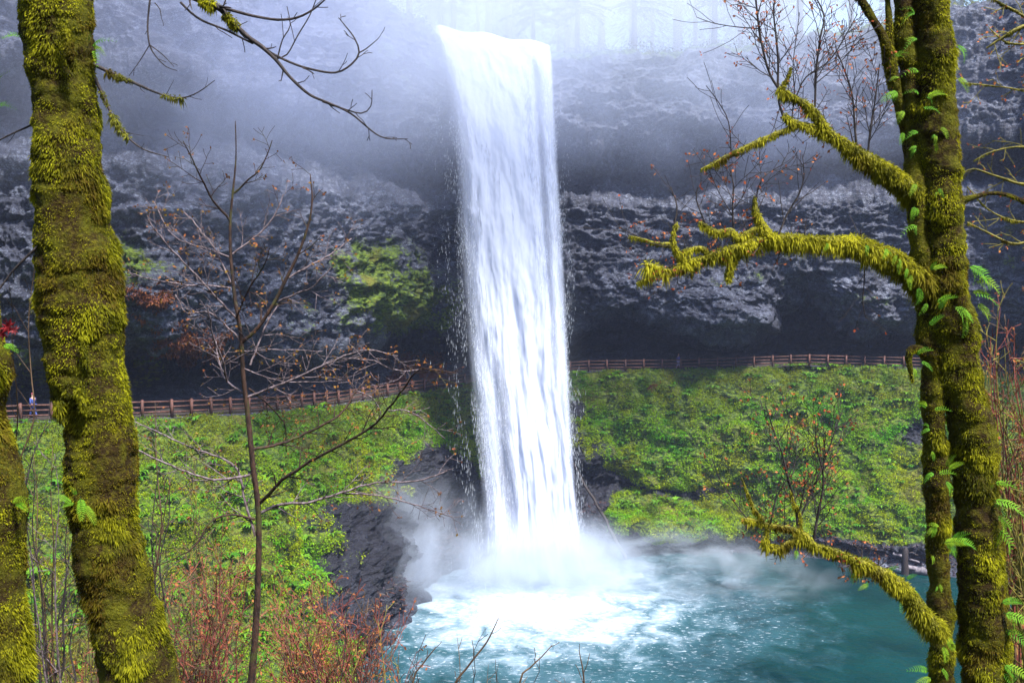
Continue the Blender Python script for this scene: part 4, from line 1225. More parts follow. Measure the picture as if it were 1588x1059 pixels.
# ------------------------------------------------------------------ right mossy tree: two stems, limbs, branches
rg = np.random.default_rng(53)
Y3 = 4.5
GP3 = ground_py(Y3)
T3 = thing('mossy_tree', W(1600, GP3, Y3), 'twin-stemmed mossy tree with ferns and long bare branches in the right foreground', 'tree')
def mossy_stem(name, pts, Y, sides, amp, seed, dens, length, width=0.0021, step=0.014, root=T3, brown=0.3, moss_vis=True, under=0.0, ridge=1.0, down=0.95, base='mossbase', **kc):
    P, R = spline(*pix_path(pts, Y, True), step)
    lm = lumps(amp, seed, ridge=ridge)
    g = Geo(); tube(g, P, R, sides, disp=lm)
    o = obj(name, mesh_of(name, g), M[base], root)
    v = (P[:, 2] > W(0, 1110, Y)[2]) & (P[:, 2] < W(0, -60, Y)[2])
    if v.sum() > 3:
        g = Geo(); moss_on(g, P[v], R[v], dens, length, rg=rg, dispf=lm, width=width, brown=brown, under=under, down=down, **kc)
        if not g.empty(): obj('moss', mesh_of('moss', g, False), M['moss'], o, kind='stuff')
    return o, P, R
mossy_stem('trunk', [(1600, GP3, 90), (1560, 1560, 60), (1545, 1250, 48), (1528, 1059, 38), (1523, 960, 36), (1518, 880, 35), (1516, 800, 35), (1510, 720, 35), (1503, 645, 37), (1488, 590, 36), (1482, 530, 36), (1468, 460, 35), (1464, 380, 33), (1459, 300, 31), (1454, 200, 31), (1450, 120, 29), (1447, 50, 27), (1446, 0, 27), (1440, -200, 27), (1425, -700, 24)], Y3, 64, 0.028, 5.0, 60000, 0.017)
mossy_stem('stem', [(1570, GP3, 45, .05), (1500, 1560, 30, .1), (1480, 1250, 22, .1), (1460, 1059, 20, .0), (1458, 960, 20, .0), (1457, 880, 18, .0), (1454, 800, 21, .0), (1450, 700, 20, .0), (1446, 620, 19, .0), (1444, 540, 18, .0), (1436, 470, 18, .02), (1428, 400, 18, .0), (1424, 330, 16, 0), (1420, 260, 15, .02), (1416, 190, 14, .04), (1412, 130, 17, .04), (1404, 60, 19, .03), (1402, 0, 18, .03), (1400, -200, 18, .0), (1380, -700, 14)], Y3, 40, 0.022, 9.0, 60000, 0.016, brown=0.2)
mossy_stem('buttress', [(1560, 1300, 18, -.02), (1560, 1059, 12, 0), (1556, 960, 11, .02), (1548, 880, 11, .03), (1544, 800, 11, .03), (1535, 740, 9, .04), (1525, 690, 4, .05)], Y3, 24, 0.010, 2.0, 60000, 0.016)
mossy_stem('limb', [(1412, 290, 9, .08), (1408, 225, 9, .08), (1398, 180, 11, .05), (1388, 135, 12, .03), (1380, 95, 11, .02), (1372, 65, 9, 0), (1358, 38, 7, 0), (1340, 8, 6.5, 0), (1318, -30, 6, 0), (1280, -120, 5)], Y3, 24, 0.008, 4.0, 80000, 0.011, brown=-0.2, colB=(0.42, 0.40, 0.02))
mossy_stem('limb', [(1384, 100, 8, .02), (1380, 60, 6, .02), (1378, 20, 5, .03), (1372, -40, 5, .03)], Y3, 16, 0.006, 6.0, 80000, 0.010, brown=-0.2, colB=(0.42, 0.40, 0.02))

def mossy_branch(main, subs, twig_spec, Y, seed, root=T3, thick_moss=0.021, reddish=True):
    o, P, R = mossy_stem('branch', main, Y, 20, 0.008, seed, 90000, thick_moss, width=0.0022, step=0.012, brown=-0.3, under=0.9, root=root, colA=(0.13, 0.13, 0.008), colB=(0.50, 0.47, 0.025), down=0.7, bare=0.1, base='mossbright')
    gm = Geo(); gs = Geo()
    allp = [(P, R)]
    for sp in subs:
        Q, q = spline(*pix_path(sp, Y), 0.012)
        tube(gs, Q, q, 9, disp=lumps(0.003, seed + 1))
        moss_on(gm, Q, q, 110000, 0.014, rg=rg, width=0.0020, brown=-0.3, under=0.9, colA=(0.15, 0.15, 0.01), colB=(0.50, 0.47, 0.03), bare=0.1)
        allp.append((Q, q))
    if not gs.empty():
        obj('side_branch', mesh_of('side_branch', gs), M['mossbright'], o)
        obj('side_moss', mesh_of('side_moss', gm, False), M['moss'], o, kind='stuff')
    gt = Geo(); lv = []
    for (tp, nrep) in twig_spec:
        Q, q = spline(*pix_path(tp, Y), 0.03)
        tube(gt, Q, q, 5, cap=False)
        grow_twigs(gt, Q[1:], q[1:], rg, 0.042, 0.24, nrep, 0.3, 0.6, leaves=lv, minr=0.0012)
    # small twigs all over the end of the branch
    for (Q, q) in allp:
        h_ = len(Q) * 2 // 5
        grow_twigs(gt, Q[h_:], q[h_:] * 0.35, rg, 0.036, 0.15, 2, 0.5, 1.1, leaves=lv, minr=0.0011)
    if not gt.empty():
        obj('twigs', mesh_of('twigs', gt), M['dark'], o, kind='stuff')
        sel = [l for l in lv if rg.random() < (0.42 if reddish else 0.2)]
        gl = bud_leaves(sel, 0.015, (0.38, 0.07, 0.03), (0.50, 0.20, 0.07), rg)
        if not gl.empty(): obj('leaf_buds', mesh_of('leaf_buds', gl, False), M['leaf'], o, kind='stuff')
    return o
mossy_branch([(1425, 300, 19), (1408, 290, 18), (1385, 276, 16), (1350, 251, 12.5), (1310, 224, 9), (1281, 204, 8), (1270, 186, 7), (1255, 166, 6), (1230, 151, 5), (1207, 137, 4)],
             [[(1281, 204, 5), (1262, 197, 4.5), (1245, 194, 4), (1225, 187, 4), (1215, 178, 3)], [(1232, 196, 3.2), (1210, 205, 3), (1180, 218, 3), (1150, 232, 3.4), (1132, 240, 2.8), (1110, 252, 2.2), (1087, 263, 1.4)], [(1212, 136, 3), (1222, 120, 2.4), (1227, 105, 1.8)]],
             [([(1207, 137, 2.2), (1195, 118, 1.9), (1186, 90, 1.8), (1178, 50, 1.7), (1172, 0, 1.5), (1170, -30, 1)], 2), ([(1206, 136, 2), (1207, 100, 1.8), (1204, 60, 1.6), (1200, 20, 1.3), (1203, -20, 1)], 2), ([(1207, 137, 1.5), (1208, 160, 1.5), (1215, 182, 1.8)], 1),
              ([(1264, 166, 1.8), (1266, 110, 1.7), (1272, 60, 1.5), (1278, 25, 1.3), (1262, -10, 1)], 2), ([(1235, 150, 1.2), (1250, 120, 1.1), (1290, 90, 1), (1330, 22, .7)], 2), ([(1228, 186, 1), (1232, 140, 1), (1230, 100, .8), (1240, 20, .6)], 1),
              ([(1329, 230, 2.2), (1326, 200, 1.7), (1322, 150, 1.5), (1312, 115, 1.2), (1298, 80, .8)], 2), ([(1346, 240, 2), (1350, 200, 1.5), (1358, 150, 1.2), (1364, 100, .8)], 2), ([(1134, 238, 1), (1130, 190, .9), (1115, 160, .8), (1095, 133, .6)], 1), ([(1178, 45, 1), (1140, 42, .8), (1105, 36, .7), (1080, 27, .5)], 1), ([(1265, 130, .9), (1300, 100, .8), (1335, 60, .6)], 1)],
             Y3, 21.0)
mossy_branch([(1440, 440, 20), (1420, 424, 19), (1388, 404, 16), (1340, 385, 13), (1290, 376, 11), (1240, 372, 9), (1195, 371, 9), (1160, 378, 7.5), (1110, 395, 6), (1070, 407, 5), (1040, 419, 4), (1020, 415, 3.4), (1000, 410, 2.4)],
             [[(1196, 371, 8), (1182, 352, 6), (1172, 328, 4.6), (1170, 305, 2.5)], [(1178, 352, 5), (1155, 364, 5), (1140, 368, 5), (1135, 358, 4.5), (1112, 360, 3.8), (1095, 352, 3.5), (1085, 345, 2.5)], [(1150, 383, 4.5), (1138, 405, 4), (1130, 420, 4), (1130, 436, 2)], [(1066, 407, 4), (1052, 392, 4), (1043, 375, 3.5), (1046, 355, 2.2), (1050, 345, 1.5)], [(1100, 397, 3), (1090, 385, 3), (1065, 388, 2.4), (1052, 395, 2.4)], [(1045, 378, 2.6), (1020, 378, 2.6), (1000, 372, 2), (975, 366, 1.3)], [(1025, 417, 2.4), (1005, 430, 2), (988, 440, 1.3)], [(1075, 408, 2.4), (1074, 420, 1.8), (1072, 430, 1)]],
             [([(1138, 360, 1.8), (1136, 320, 1.4), (1138, 290, 1.2), (1132, 262, .8)], 2), ([(1172, 320, 1.4), (1176, 290, 1.1), (1190, 270, .9), (1215, 255, .6)], 2), ([(1207, 365, 1.8), (1222, 330, 1.5), (1240, 300, 1.2), (1247, 270, .8), (1244, 240, .6)], 1), ([(1045, 352, 1.3), (1050, 320, 1.1), (1040, 290, .7)], 1), ([(1336, 380, 1.5), (1335, 368, 1.3), (1335, 356, 1)], 1), ([(1095, 350, 1.2), (1080, 310, 1), (1082, 290, .7)], 1), ([(1342, 400, 1), (1340, 440, .9), (1338, 470, 1), (1343, 494, .6)], 1), ([(1000, 372, 1), (975, 360, .7), (955, 350, .5)], 1)],
             Y3, 25.0, thick_moss=0.025)
mossy_branch([(1458, 985, 14, .04), (1442, 965, 14), (1415, 930, 14.5), (1385, 900, 12.5), (1350, 880, 10), (1300, 857, 7), (1262, 845, 5.2), (1240, 836, 6), (1222, 842, 5.5), (1205, 850, 4.5), (1190, 845, 4), (1184, 832, 3.5)],
             [[(1262, 845, 5), (1246, 829, 5.5), (1225, 819, 4), (1196, 814, 3.4), (1172, 807, 2.6), (1150, 803, 1.6)], [(1186, 838, 2.5), (1190, 820, 2.5), (1193, 806, 2)], [(1240, 828, 3), (1240, 800, 2.2), (1232, 780, 1.8), (1225, 760, 1.2)], [(1185, 806, 2.2), (1170, 790, 1.8), (1160, 765, 1.4), (1150, 740, 1)]],
             [([(1238, 822, 2.4), (1233, 780, 2.0), (1222, 740, 1.7), (1212, 700, 1.4), (1200, 668, 1.2), (1188, 630, .8)], 2), ([(1262, 838, 2.6), (1268, 800, 2.0), (1276, 760, 1.6), (1276, 730, 1.4), (1266, 690, 1), (1264, 645, .7)], 2), ([(1242, 800, 1.8), (1262, 755, 1.4), (1284, 700, 1.2), (1305, 640, .9)], 2), ([(1195, 812, 1.4), (1205, 770, 1.2), (1222, 740, .9), (1240, 700, .6)], 1), ([(1160, 806, 1.2), (1140, 780, 1), (1115, 740, .8), (1105, 710, .5)], 1)],
             Y3 - 0.3, 29.0, thick_moss=0.022)
mossy_stem('branch', [(1488, 312, 9, .0), (1510, 306, 6.5), (1535, 300, 4.5), (1560, 302, 4), (1590, 314, 4), (1650, 345, 3.5)], Y3, 16, 0.005, 12.0, 42000, 0.012, brown=-0.1)
mossy_stem('branch_stub', [(1446, 560, 11, .03), (1430, 545, 10, -.02), (1415, 541, 9, -.05), (1409, 555, 8, -.05), (1412, 575, 6, -.05), (1415, 592, 2.5, -.05)], Y3, 16, 0.006, 13.0, 45000, 0.018, brown=-0.05)
spots = [(1436, 152, 26, 20), (1430, 168, 22, -10), (1425, 146, 18, 160), (1424, 110, 22, 190), (1422, 60, 20, 200), (1419, 20, 20, 200), (1424, 205, 22, 190), (1420, 285, 24, -120), (1418, 320, 20, -100), (1422, 350, 22, 200), (1394, 120, 18, 200), (1392, 142, 24, 215), (1402, 172, 22, 230), (1386, 88, 16, 30), (1400, 205, 20, 260),
         (1459, 197, 20, -60), (1452, 210, 14, -110), (1456, 292, 16, -80), (1452, 235, 14, 100), (1484, 70, 26, -50), (1486, 120, 24, -60), (1440, 505, 24, 40), (1445, 418, 22, 20), (1438, 470, 18, -120), (1452, 470, 28, 30), (1455, 480, 20, 60), (1480, 475, 24, -50), (1493, 478, 22, -70), (1497, 498, 20, -90), (1502, 412, 34, -35), (1515, 430, 34, -30), (1508, 455, 30, -20), (1515, 470, 26, -50),
         (1436, 632, 20, 150), (1448, 636, 18, 20), (1442, 665, 18, 190), (1446, 700, 16, -80), (1455, 735, 22, 20), (1448, 733, 18, 200), (1470, 728, 26, 35), (1466, 745, 20, -60), (1462, 842, 30, 12), (1478, 838, 34, 0), (1456, 815, 22, 170), (1450, 812, 22, -100), (1445, 860, 14, -80), (1456, 905, 14, -70), (1452, 960, 18, 200), (1465, 985, 26, -60), (1462, 1000, 22, -80), (1440, 1040, 26, 160), (1444, 1050, 24, 200), (1460, 1035, 16, -60),
         (1395, 905, 16, -30), (1405, 898, 18, 40), (1410, 910, 22, -60), (1400, 925, 20, -100), (1415, 930, 18, -80), (1375, 885, 14, 30), (1330, 870, 24, -115), (1345, 905, 14, -150), (1362, 893, 12, 20), (1235, 852, 16, -90), (1335, 868, 14, 40),
         (1390, 395, 18, -110), (1395, 405, 18, -100), (1405, 418, 16, -90), (1375, 385, 16, -110), (1345, 380, 14, -110), (1285, 378, 14, -120), (1410, 430, 20, -100), (1425, 445, 22, -90), (1540, 775, 34, -20), (1545, 800, 36, -30), (1548, 820, 34, -50), (1542, 750, 28, 10), (1552, 935, 34, 20), (1556, 950, 34, -20), (1560, 975, 30, -40), (1560, 1030, 34, -30), (1556, 1042, 30, -60), (1538, 760, 20, 100), (1418, 570, 18, -100), (1422, 548, 22, 30), (1428, 560, 20, -40), (1420, 230, 16, 230)]
for k, (px, py, L, a) in enumerate(spots):
    put_frond(T3, px, py, Y3 - (0.14 if 1440 < px < 1520 and k > 14 else 0.09), L, a, rg)

# ------------------------------------------------------------------ overhanging branch at top left, and a drooping twig
rg = np.random.default_rng(54)
Y5 = 5.0
T5 = thing('overhanging_branch', W(66, -330, Y1), 'dark bare overhanging branch with moss patches at the top left', 'branch')
gm = Geo()
for k, pts in enumerate([[(64, -330, 16, -1.0), (110, -250, 12, -.85), (180, -150, 9, -.4), (250, -60, 7), (290, -12, 6), (318, 3, 5.5), (342, 14, 5), (362, 36, 4), (385, 58, 3.6), (405, 72, 3.4), (427, 92, 3), (450, 120, 2.4), (480, 147, 2.1), (510, 160, 1.8), (545, 177, 1.5), (590, 212, 1.1), (632, 216, .7)],
             [(335, 10, 3), (362, 17, 2.4), (392, 25, 2.1), (430, 31, 2), (460, 28, 1.8), (486, 15, 1.6), (506, -2, 1.2)], [(280, 4, 1.8), (296, 20, 1.7), (315, 33, 1.7), (350, 47, 1.6), (392, 68, 1.5)],
             [(395, 65, 2), (420, 82, 1.8), (450, 97, 1.8), (480, 107, 1.7), (520, 113, 1.6), (545, 100, 1.5), (557, 82, 1.4), (550, 60, 1.1), (535, 40, .9), (525, 28, .6)], [(557, 82, 1.1), (568, 76, .9), (586, 61, .6)], [(427, 92, 1.3), (445, 85, 1.1), (462, 55, 1), (480, 25, .9), (492, -5, .8)],
             [(500, 158, 1.4), (530, 168, 1.2), (560, 176, 1.1), (575, 165, .9), (577, 140, .6)], [(345, 14, 1.2), (352, -5, 1)], [(430, 92, 1.2), (438, 62, 1), (450, 40, .8), (445, 10, .6)]]):
    Q, q = spline(*pix_path(pts, Y5), 0.025)
    g = Geo(); tube(g, Q, q, 6)
    grow_twigs(g, Q[len(Q) // 4:], q[len(Q) // 4:], rg, 0.13, 0.13, 2 if k in (0, 3) else 1, 0.05, 0.7, minr=0.0018)
    obj('side_branch' if k else 'main_stem', mesh_of('side_branch', g), M['dark'], T5)
    if k == 0:
        moss_on(gm, Q[:len(Q) // 2], q[:len(Q) // 2] + 0.003, 30000, 0.022, rg=rg, width=0.003, under=1.2, brown=-0.05, colB=(0.2, 0.2, 0.03))
        for f_ in (0.36, 0.42, 0.47): i = int(len(Q) * (f_ + 0.12)); moss_on(gm, Q[i:i + 4], q[i:i + 4] + 0.003, 50000, 0.018, rg=rg, width=0.003, under=1.0, brown=-0.1)
obj('moss', mesh_of('moss', gm, False), M['moss'], T5, kind='stuff')
T5b = thing('hanging_twig', W(205, -118, 4.8), 'thin forked twig hanging down from above at top left', 'twig')
for pts in [[(205, -118, 3, -.75), (225, -90, 2, -.5), (236, -40, 1.8), (232, 5, 1.6), (229, 40, 1.4), (232, 70, 1.3), (242, 88, 1), (258, 104, .8), (275, 110, .5)], [(232, 70, 1), (252, 85, .8), (270, 104, .5)], [(232, 70, .9), (216, 96, .7), (200, 118, .5)], [(240, 5, .9), (248, 15, .8), (250, 28, .5)]]:
    Q, q = spline(*pix_path(pts, 5.5), 0.03); g = Geo(); tube(g, Q, q, 5); grow_twigs(g, Q[2:], q[2:], rg, 0.12, 0.08, 1, -0.3, 0.6, minr=0.0016)
    obj('side_twig', mesh_of('side_twig', g), M['dark'], T5b)

# ------------------------------------------------------------------ bare sapling
rg = np.random.default_rng(55)
Y6 = 8.0
GP6 = ground_py(Y6)
b6 = W(350, GP6, Y6)
T6 = thing('bare_sapling', b6, 'slender bare sapling with pale budding branches in the left foreground', 'tree')
g = Geo()
Q, q = spline(*pix_path([(350, GP6, 17), (365, 1330, 12), (380, 1120, 10), (389, 1059, 8.5), (396, 980, 7.5), (400, 900, 6.8), (401, 800, 6.3), (392, 720, 6), (385, 650, 5.6), (377, 580, 5), (374, 525, 4.5), (364, 460, 3.8), (358, 400, 3.3), (357, 343, 2.8), (362, 290, 2.2), (366, 240, 1.5), (365, 188, .8)], Y6), 0.04)
q = q * 0.72
tube(g, Q, q, 9, disp=lambda V: fbm(V * 14, 2) * 0.004); obj('trunk', mesh_of('trunk', g), M['sap'], T6)
fork = [(376, 530, 3.2), (400, 508, 3), (425, 470, 2.8), (445, 430, 2.6), (462, 395, 2.2), (478, 350, 1.8), (484, 310, 1.4), (481, 270, .8)]
brs = [([(357, 343, 2), (326, 304, 1.6), (308, 266, 1.3), (284, 219, .8)], 0), ([(363, 300, 1.7), (385, 278, 1.4), (405, 261, 1.2), (422, 218, .7)], 0), ([(358, 438, 1.6), (333, 386, 1.5), (304, 349, 1.2), (284, 327, .8)], 1), ([(367, 494, 1.8), (318, 442, 1.7), (277, 399, 1.4), (254, 374, 1.2), (229, 340, .8)], 1),
       ([(372, 527, 1.6), (345, 500, 1.4), (318, 482, 1.2), (290, 486, 1), (272, 457, .7)], 1), ([(356, 399, 1.6), (318, 385, 1.3), (283, 374, 1.1), (261, 356, 1), (239, 313, .7)], 1), ([(358, 447, 1.7), (326, 443, 1.4), (272, 440, 1.2), (200, 424, .8)], 1), ([(361, 394, 1.6), (401, 363, 1.4), (430, 327, 1.1), (439, 302, .8)], 1),
       ([(448, 431, 1.5), (480, 412, 1.3), (512, 395, 1.1), (545, 370, .8)], 1), ([(433, 467, 1.5), (460, 455, 1.4), (484, 446, 1.2), (512, 417, .8)], 1), ([(388, 566, 1.9), (402, 530, 1.7), (415, 499, 1.5), (433, 471, 1.2)], 1), ([(352, 592, 1.6), (345, 560, 1.5), (330, 520, 1.4), (322, 478, .9)], 1),
       ([(383, 616, 2.2), (420, 602, 1.9), (469, 582, 1.7), (505, 564, 1.5), (566, 543, 1.2), (617, 552, .8)], 2), ([(390, 697, 2.6), (436, 688, 2.3), (490, 664, 2), (529, 641, 1.7), (553, 605, 1.4), (575, 584, .9)], 0), ([(404, 779, 3), (436, 746, 2.8), (481, 715, 2.5), (517, 697, 2.2), (575, 662, 2), (602, 634, 1.7), (626, 603, 1.5), (653, 573, 1.2), (708, 579, .8)], 0),
       ([(406, 794, 2.8), (436, 782, 2.4), (475, 779, 2.1), (529, 764, 1.9), (572, 750, 1.6), (644, 746, 1.3), (693, 730, .9)], 1), ([(529, 764, 1.5), (584, 768, 1.3), (632, 779, 1.1), (702, 801, .7)], 2), ([(388, 736, 2.3), (350, 743, 2), (320, 741, 1.9), (265, 722, 1.7), (200, 692, 1.2)], 1), ([(396, 831, 2.4), (380, 779, 2.2), (374, 745, 2), (360, 719, 1.8), (300, 694, 1.4), (250, 672, 1.2), (200, 649, .8)], 1),
       ([(377, 609, 1.8), (350, 589, 1.6), (340, 560, 1.4), (335, 529, 1)], 1), ([(396, 805, 2), (360, 798, 1.7), (325, 809, 1.5), (300, 849, 1.3), (240, 879, .9)], 0), ([(385, 602, 1.6), (410, 622, 1.3), (440, 655, 1.1), (444, 700, .8)], 0), ([(366, 494, 1.4), (385, 450, 1.3), (410, 410, 1), (418, 385, .7)], 0), ([(577, 663, 1.2), (590, 640, 1), (575, 615, 1), (553, 606, .8)], 1), ([(600, 636, 1.1), (640, 640, 1), (690, 680, .7)], 2), ([(653, 573, .9), (615, 575, .9), (580, 560, .9), (540, 556, .7)], 1), ([(375, 570, 1.2), (430, 590, 1), (490, 592, .8), (552, 588, .6)], 1), ([(372, 545, 1.1), (430, 542, .9), (500, 545, .7)], 1)]
Q, q = spline(*pix_path(fork, Y6), 0.04); g = Geo(); tube(g, Q, q, 7); lv = []
grow_twigs(g, Q[2:], q[2:], rg, 0.18, 0.35, 2, 0.15, 0.8, leaves=lv, minr=0.0021); obj('branch', mesh_of('branch', g), M['sap'], T6)
for k, (pts, kind) in enumerate(brs):
    pts = [(a[0], a[1], a[2], (i * ((k * 37) % 11 - 5) * 0.03)) for i, a in enumerate(pts)]
    Q, q = spline(*pix_path(pts, Y6), 0.05)
    Q[1:-1] += rg.normal(size=Q[1:-1].shape) * 0.003
    g = Geo(); tube(g, Q, q, 5)
    grow_twigs(g, Q[1:], q[1:], rg, 0.11, 0.36, 2, 0.12, 0.75, leaves=lv, minr=0.0019)
    obj('branch', mesh_of('branch', g), M['pale'] if kind else M['sap'], T6, label='pale grey branch' if kind else None)
gl = bud_leaves([l for l in lv if rg.random() < 0.5], 0.026, (0.20, 0.13, 0.02), (0.30, 0.10, 0.05), rg, 3)
obj('leaf_buds', mesh_of('leaf_buds', gl, False), M['leaf'], T6, kind='stuff')

# ------------------------------------------------------------------ shrubs
def shrub(name, px0, px1, pyb, pyt, Y, nst, m, label, seed, cat='shrub', group=None, budcol=None, spread=0.25, up=0.12, r0=2.0, depth=2, lean=0, spacing=0.25, tl=0.45, bend=1.0):
    rg = np.random.default_rng(seed)
    root = thing(name, W((px0 + px1) / 2, max(pyb, ground_py(Y)), Y), label, cat, group)
    lv = []
    for k in range(nst):
        x0 = rg.normal((px0 + px1) / 2, (px1 - px0) * 0.12); x1 = rg.uniform(px0, px1)
        yt = pyt + abs(rg.normal()) * (pyb - pyt) * 0.22 + (abs(x1 - (px0 + px1) / 2) / (px1 - px0 + 1)) * (pyb - pyt) * 0.25
        yy = Y + rg.uniform(-spread, spread)
        n = 7
        pts = []
        for i in range(n):
            t = i / (n - 1)
            pts.append((x0 + (x1 - x0) * t ** 1.3 + rg.normal() * 7 * bend * (t > 0) + lean * t, pyb + (yt - pyb) * t, r0 * (1 - 0.8 * t), (yy - Y) * t * 2))
        gpy = ground_py(Y)
        if gpy > pyb + 20: pts.insert(0, (x0 + rg.normal() * 4, gpy, r0 * 1.15, 0))
        Q, q = spline(*pix_path(pts, Y), 0.08 * Y / 8)
        g = Geo(); tube(g, Q, q, 5)
        vis0 = int(np.argmax(Q[:, 2] > W(0, pyb + 10, Y)[2]))
        Q, q = Q[vis0:], q[vis0:]
        grow_twigs(g, Q[2:], q[2:], rg, spacing * Y / 8, tl * Y / 8, depth, up, 0.65, sides=3, leaves=lv, minr=0.0030 * Y / 8, planar=0.2)
        obj('stem', mesh_of('stem', g), m if not isinstance(m, list) else m[k % len(m)], root)
    if budcol is not None:
        gl = bud_leaves([l for l in lv if rg.random() < 0.5], 0.030 * Y / 8, budcol[0], budcol[1], rg, 2)
        if not gl.empty(): obj('leaf_buds', mesh_of('leaf_buds', gl, False), M['leaf'], root, kind='stuff')
    return root
M['red'] = mat('red_bark', bark((0.10, 0.022, 0.018, 1), (0.28, 0.075, 0.05, 1), 12))
M['yelbark'] = mat('mossy_twig_bark', bark((0.10, 0.09, 0.015, 1), (0.24, 0.20, 0.03, 1), 12))
M['brownbark'] = mat('brown_bark', bark((0.05, 0.028, 0.016, 1), (0.14, 0.085, 0.045, 1), 14))
RB = ((0.30, 0.08, 0.04), (0.40, 0.17, 0.05))
YB = ((0.20, 0.20, 0.03), (0.28, 0.22, 0.04))
G_ = 'red-twigged shrubs at the bottom left'
shrub('red_shrub', 400, 640, 1200, 905, 13.0, 42, [M['red'], M['red'], M['brownbark']], 'rusty red twiggy shrub right of the sapling, beside the pool shore', 61, group=G_, budcol=RB, r0=1.8)
shrub('red_shrub', 400, 540, 1200, 870, 15.0, 36, [M['red'], M['yelbark']], 'red and yellow twigged shrub directly right of the sapling trunk', 62, group=G_, budcol=RB, r0=1.6)
shrub('red_shrub', 230, 400, 1200, 850, 12.0, 34, [M['red'], M['brownbark']], 'dark red shrub between the thick mossy trunk and the sapling', 63, group=G_, budcol=RB, r0=1.8)
shrub('red_shrub', 290, 380, 1200, 790, 16.0, 12, [M['red'], M['brownbark']], 'taller thin reddish shrub behind the one between trunk and sapling', 64, group=G_, budcol=RB, r0=1.6)
shrub('red_shrub', 60, 190, 1250, 940, 11.0, 14, [M['red'], M['brownbark']], 'reddish shrub between the two left mossy trunks', 65, group=G_, budcol=RB, r0=1.8)
shrub('red_shrub', 520, 660, 1260, 960, 10.0, 16, [M['red'], M['brownbark'], M['yelbark']], 'low rusty shrub in front of the left shallows', 66, group=G_, budcol=RB, r0=1.6)
G_ = 'bare brown shrubs among the left trunks'
shrub('bare_shrub', 30, 130, 1150, 600, 9.0, 9, [M['dark'], M['brownbark'], M['dark'], M['pale']], 'tall dark bare shrub between the two left mossy trunks', 67, group=G_, r0=2.2, bend=0.6, depth=2)
shrub('bare_shrub', 200, 270, 1150, 600, 9.5, 4, [M['dark'], M['brownbark']], 'thin dark stems rising right beside the thick mossy trunk', 68, group=G_, r0=2.4, bend=0.8)
shrub('bare_shrub', 230, 380, 1200, 700, 18.0, 12, [M['brownbark'], M['yelbark']], 'fine olive brown twigs in front of the green bank left of the sapling', 69, group=G_, budcol=YB, r0=1.1, tl=0.4, spacing=0.18)
shrub('bare_shrub', 40, 200, 1200, 720, 18.0, 12, [M['brownbark'], M['yelbark']], 'fine olive twigs in front of the green bank beyond the left trunks', 70, group=G_, budcol=YB, r0=1.1, tl=0.4, spacing=0.18)
shrub('bare_shrub', 430, 640, 1250, 880, 8.0, 5, [M['dark'], M['sap']], 'sparse dark upright stems in front of the red shrubs', 71, group=G_, r0=1.6, depth=1, tl=0.3)
shrub('bare_shrub', -10, 60, 800, 300, 5.0, 3, [M['brownbark'], M['dark']], 'slanting brown twigs at the left edge above the cut-off trunk', 72, group=G_, r0=1.6, depth=1, lean=25, tl=0.3)
G_ = 'shoots poking up at the bottom edge'
for (a, b_, top, n, lb, sd_) in [(620, 680, 1000, 4, 'leftmost group of thin shoots at the bottom edge', 81), (660, 775, 955, 3, 'tallest slanting shoot at the bottom edge in front of the foam', 82), (760, 880, 1000, 4, 'middle group of forked shoots at the bottom edge before the foam', 83), (860, 930, 1005, 3, 'rightmost thin shoots at the bottom edge below the fall foot', 84)]:
    shrub('young_shoots', a, b_, 1180, top, 5.0, n, [M['brownbark'], M['dark']], lb, sd_, 'shrub', G_, r0=1.5, depth=1, tl=0.25, spacing=0.25, bend=0.6)
G_ = 'tangled shrubs at the right edge'
shrub('mossy_shrub', 1500, 1680, 1000, 420, 8.5, 36, [M['yelbark'], M['brownbark'], M['yelbark'], M['red']], 'tangled yellow and red twigs right of the twin trunks', 91, group=G_, budcol=RB, r0=2.2, bend=1.4)
shrub('mossy_shrub', 1540, 1700, 1150, 640, 6.5, 24, [M['yelbark']], 'mossy yellow twig thicket low at the right edge', 92, group=G_, budcol=YB, r0=3.0, bend=1.6, tl=0.5)
rg = np.random.default_rng(85)
for pts, lb in [([(690, ground_py(4.6), 3), (690, 1180, 2.2), (700, 1075, 2.0), (728, 1030, 1.7), (755, 995, 1.4), (773, 958, .8)], 'longest slanting bare shoot in front of the white foam'), ([(625, ground_py(4.6), 3), (630, 1180, 2), (640, 1059, 1.7), (655, 1030, 1.4), (676, 1003, .8)], 'dark shoot slanting right just left of the longest shoot'), ([(795, ground_py(4.6), 3), (800, 1180, 2), (806, 1059, 1.6), (822, 1035, 1.4), (840, 1018, 1.1), (856, 1000, .7)], 'thin shoot leaning right below the foot of the fall'), ([(915, ground_py(4.6), 2.6), (910, 1180, 1.8), (906, 1059, 1.5), (898, 1008, .7)], 'single upright shoot right of the one leaning right')]:
    Q, q = spline(*pix_path(pts, 4.6), 0.03)
    sh = thing('young_shoot', Q[0], lb, 'shoot')
    g = Geo(); tube(g, Q, q, 5); i0_ = int(np.argmax(Q[:, 2] > W(0, 1090, 4.6)[2])); grow_twigs(g, Q[i0_:], q[i0_:], rg, 0.12, 0.12, 1, 0.5, 0.6, minr=0.0014)
    obj('stem', mesh_of('stem', g), M['brownbark'], sh)
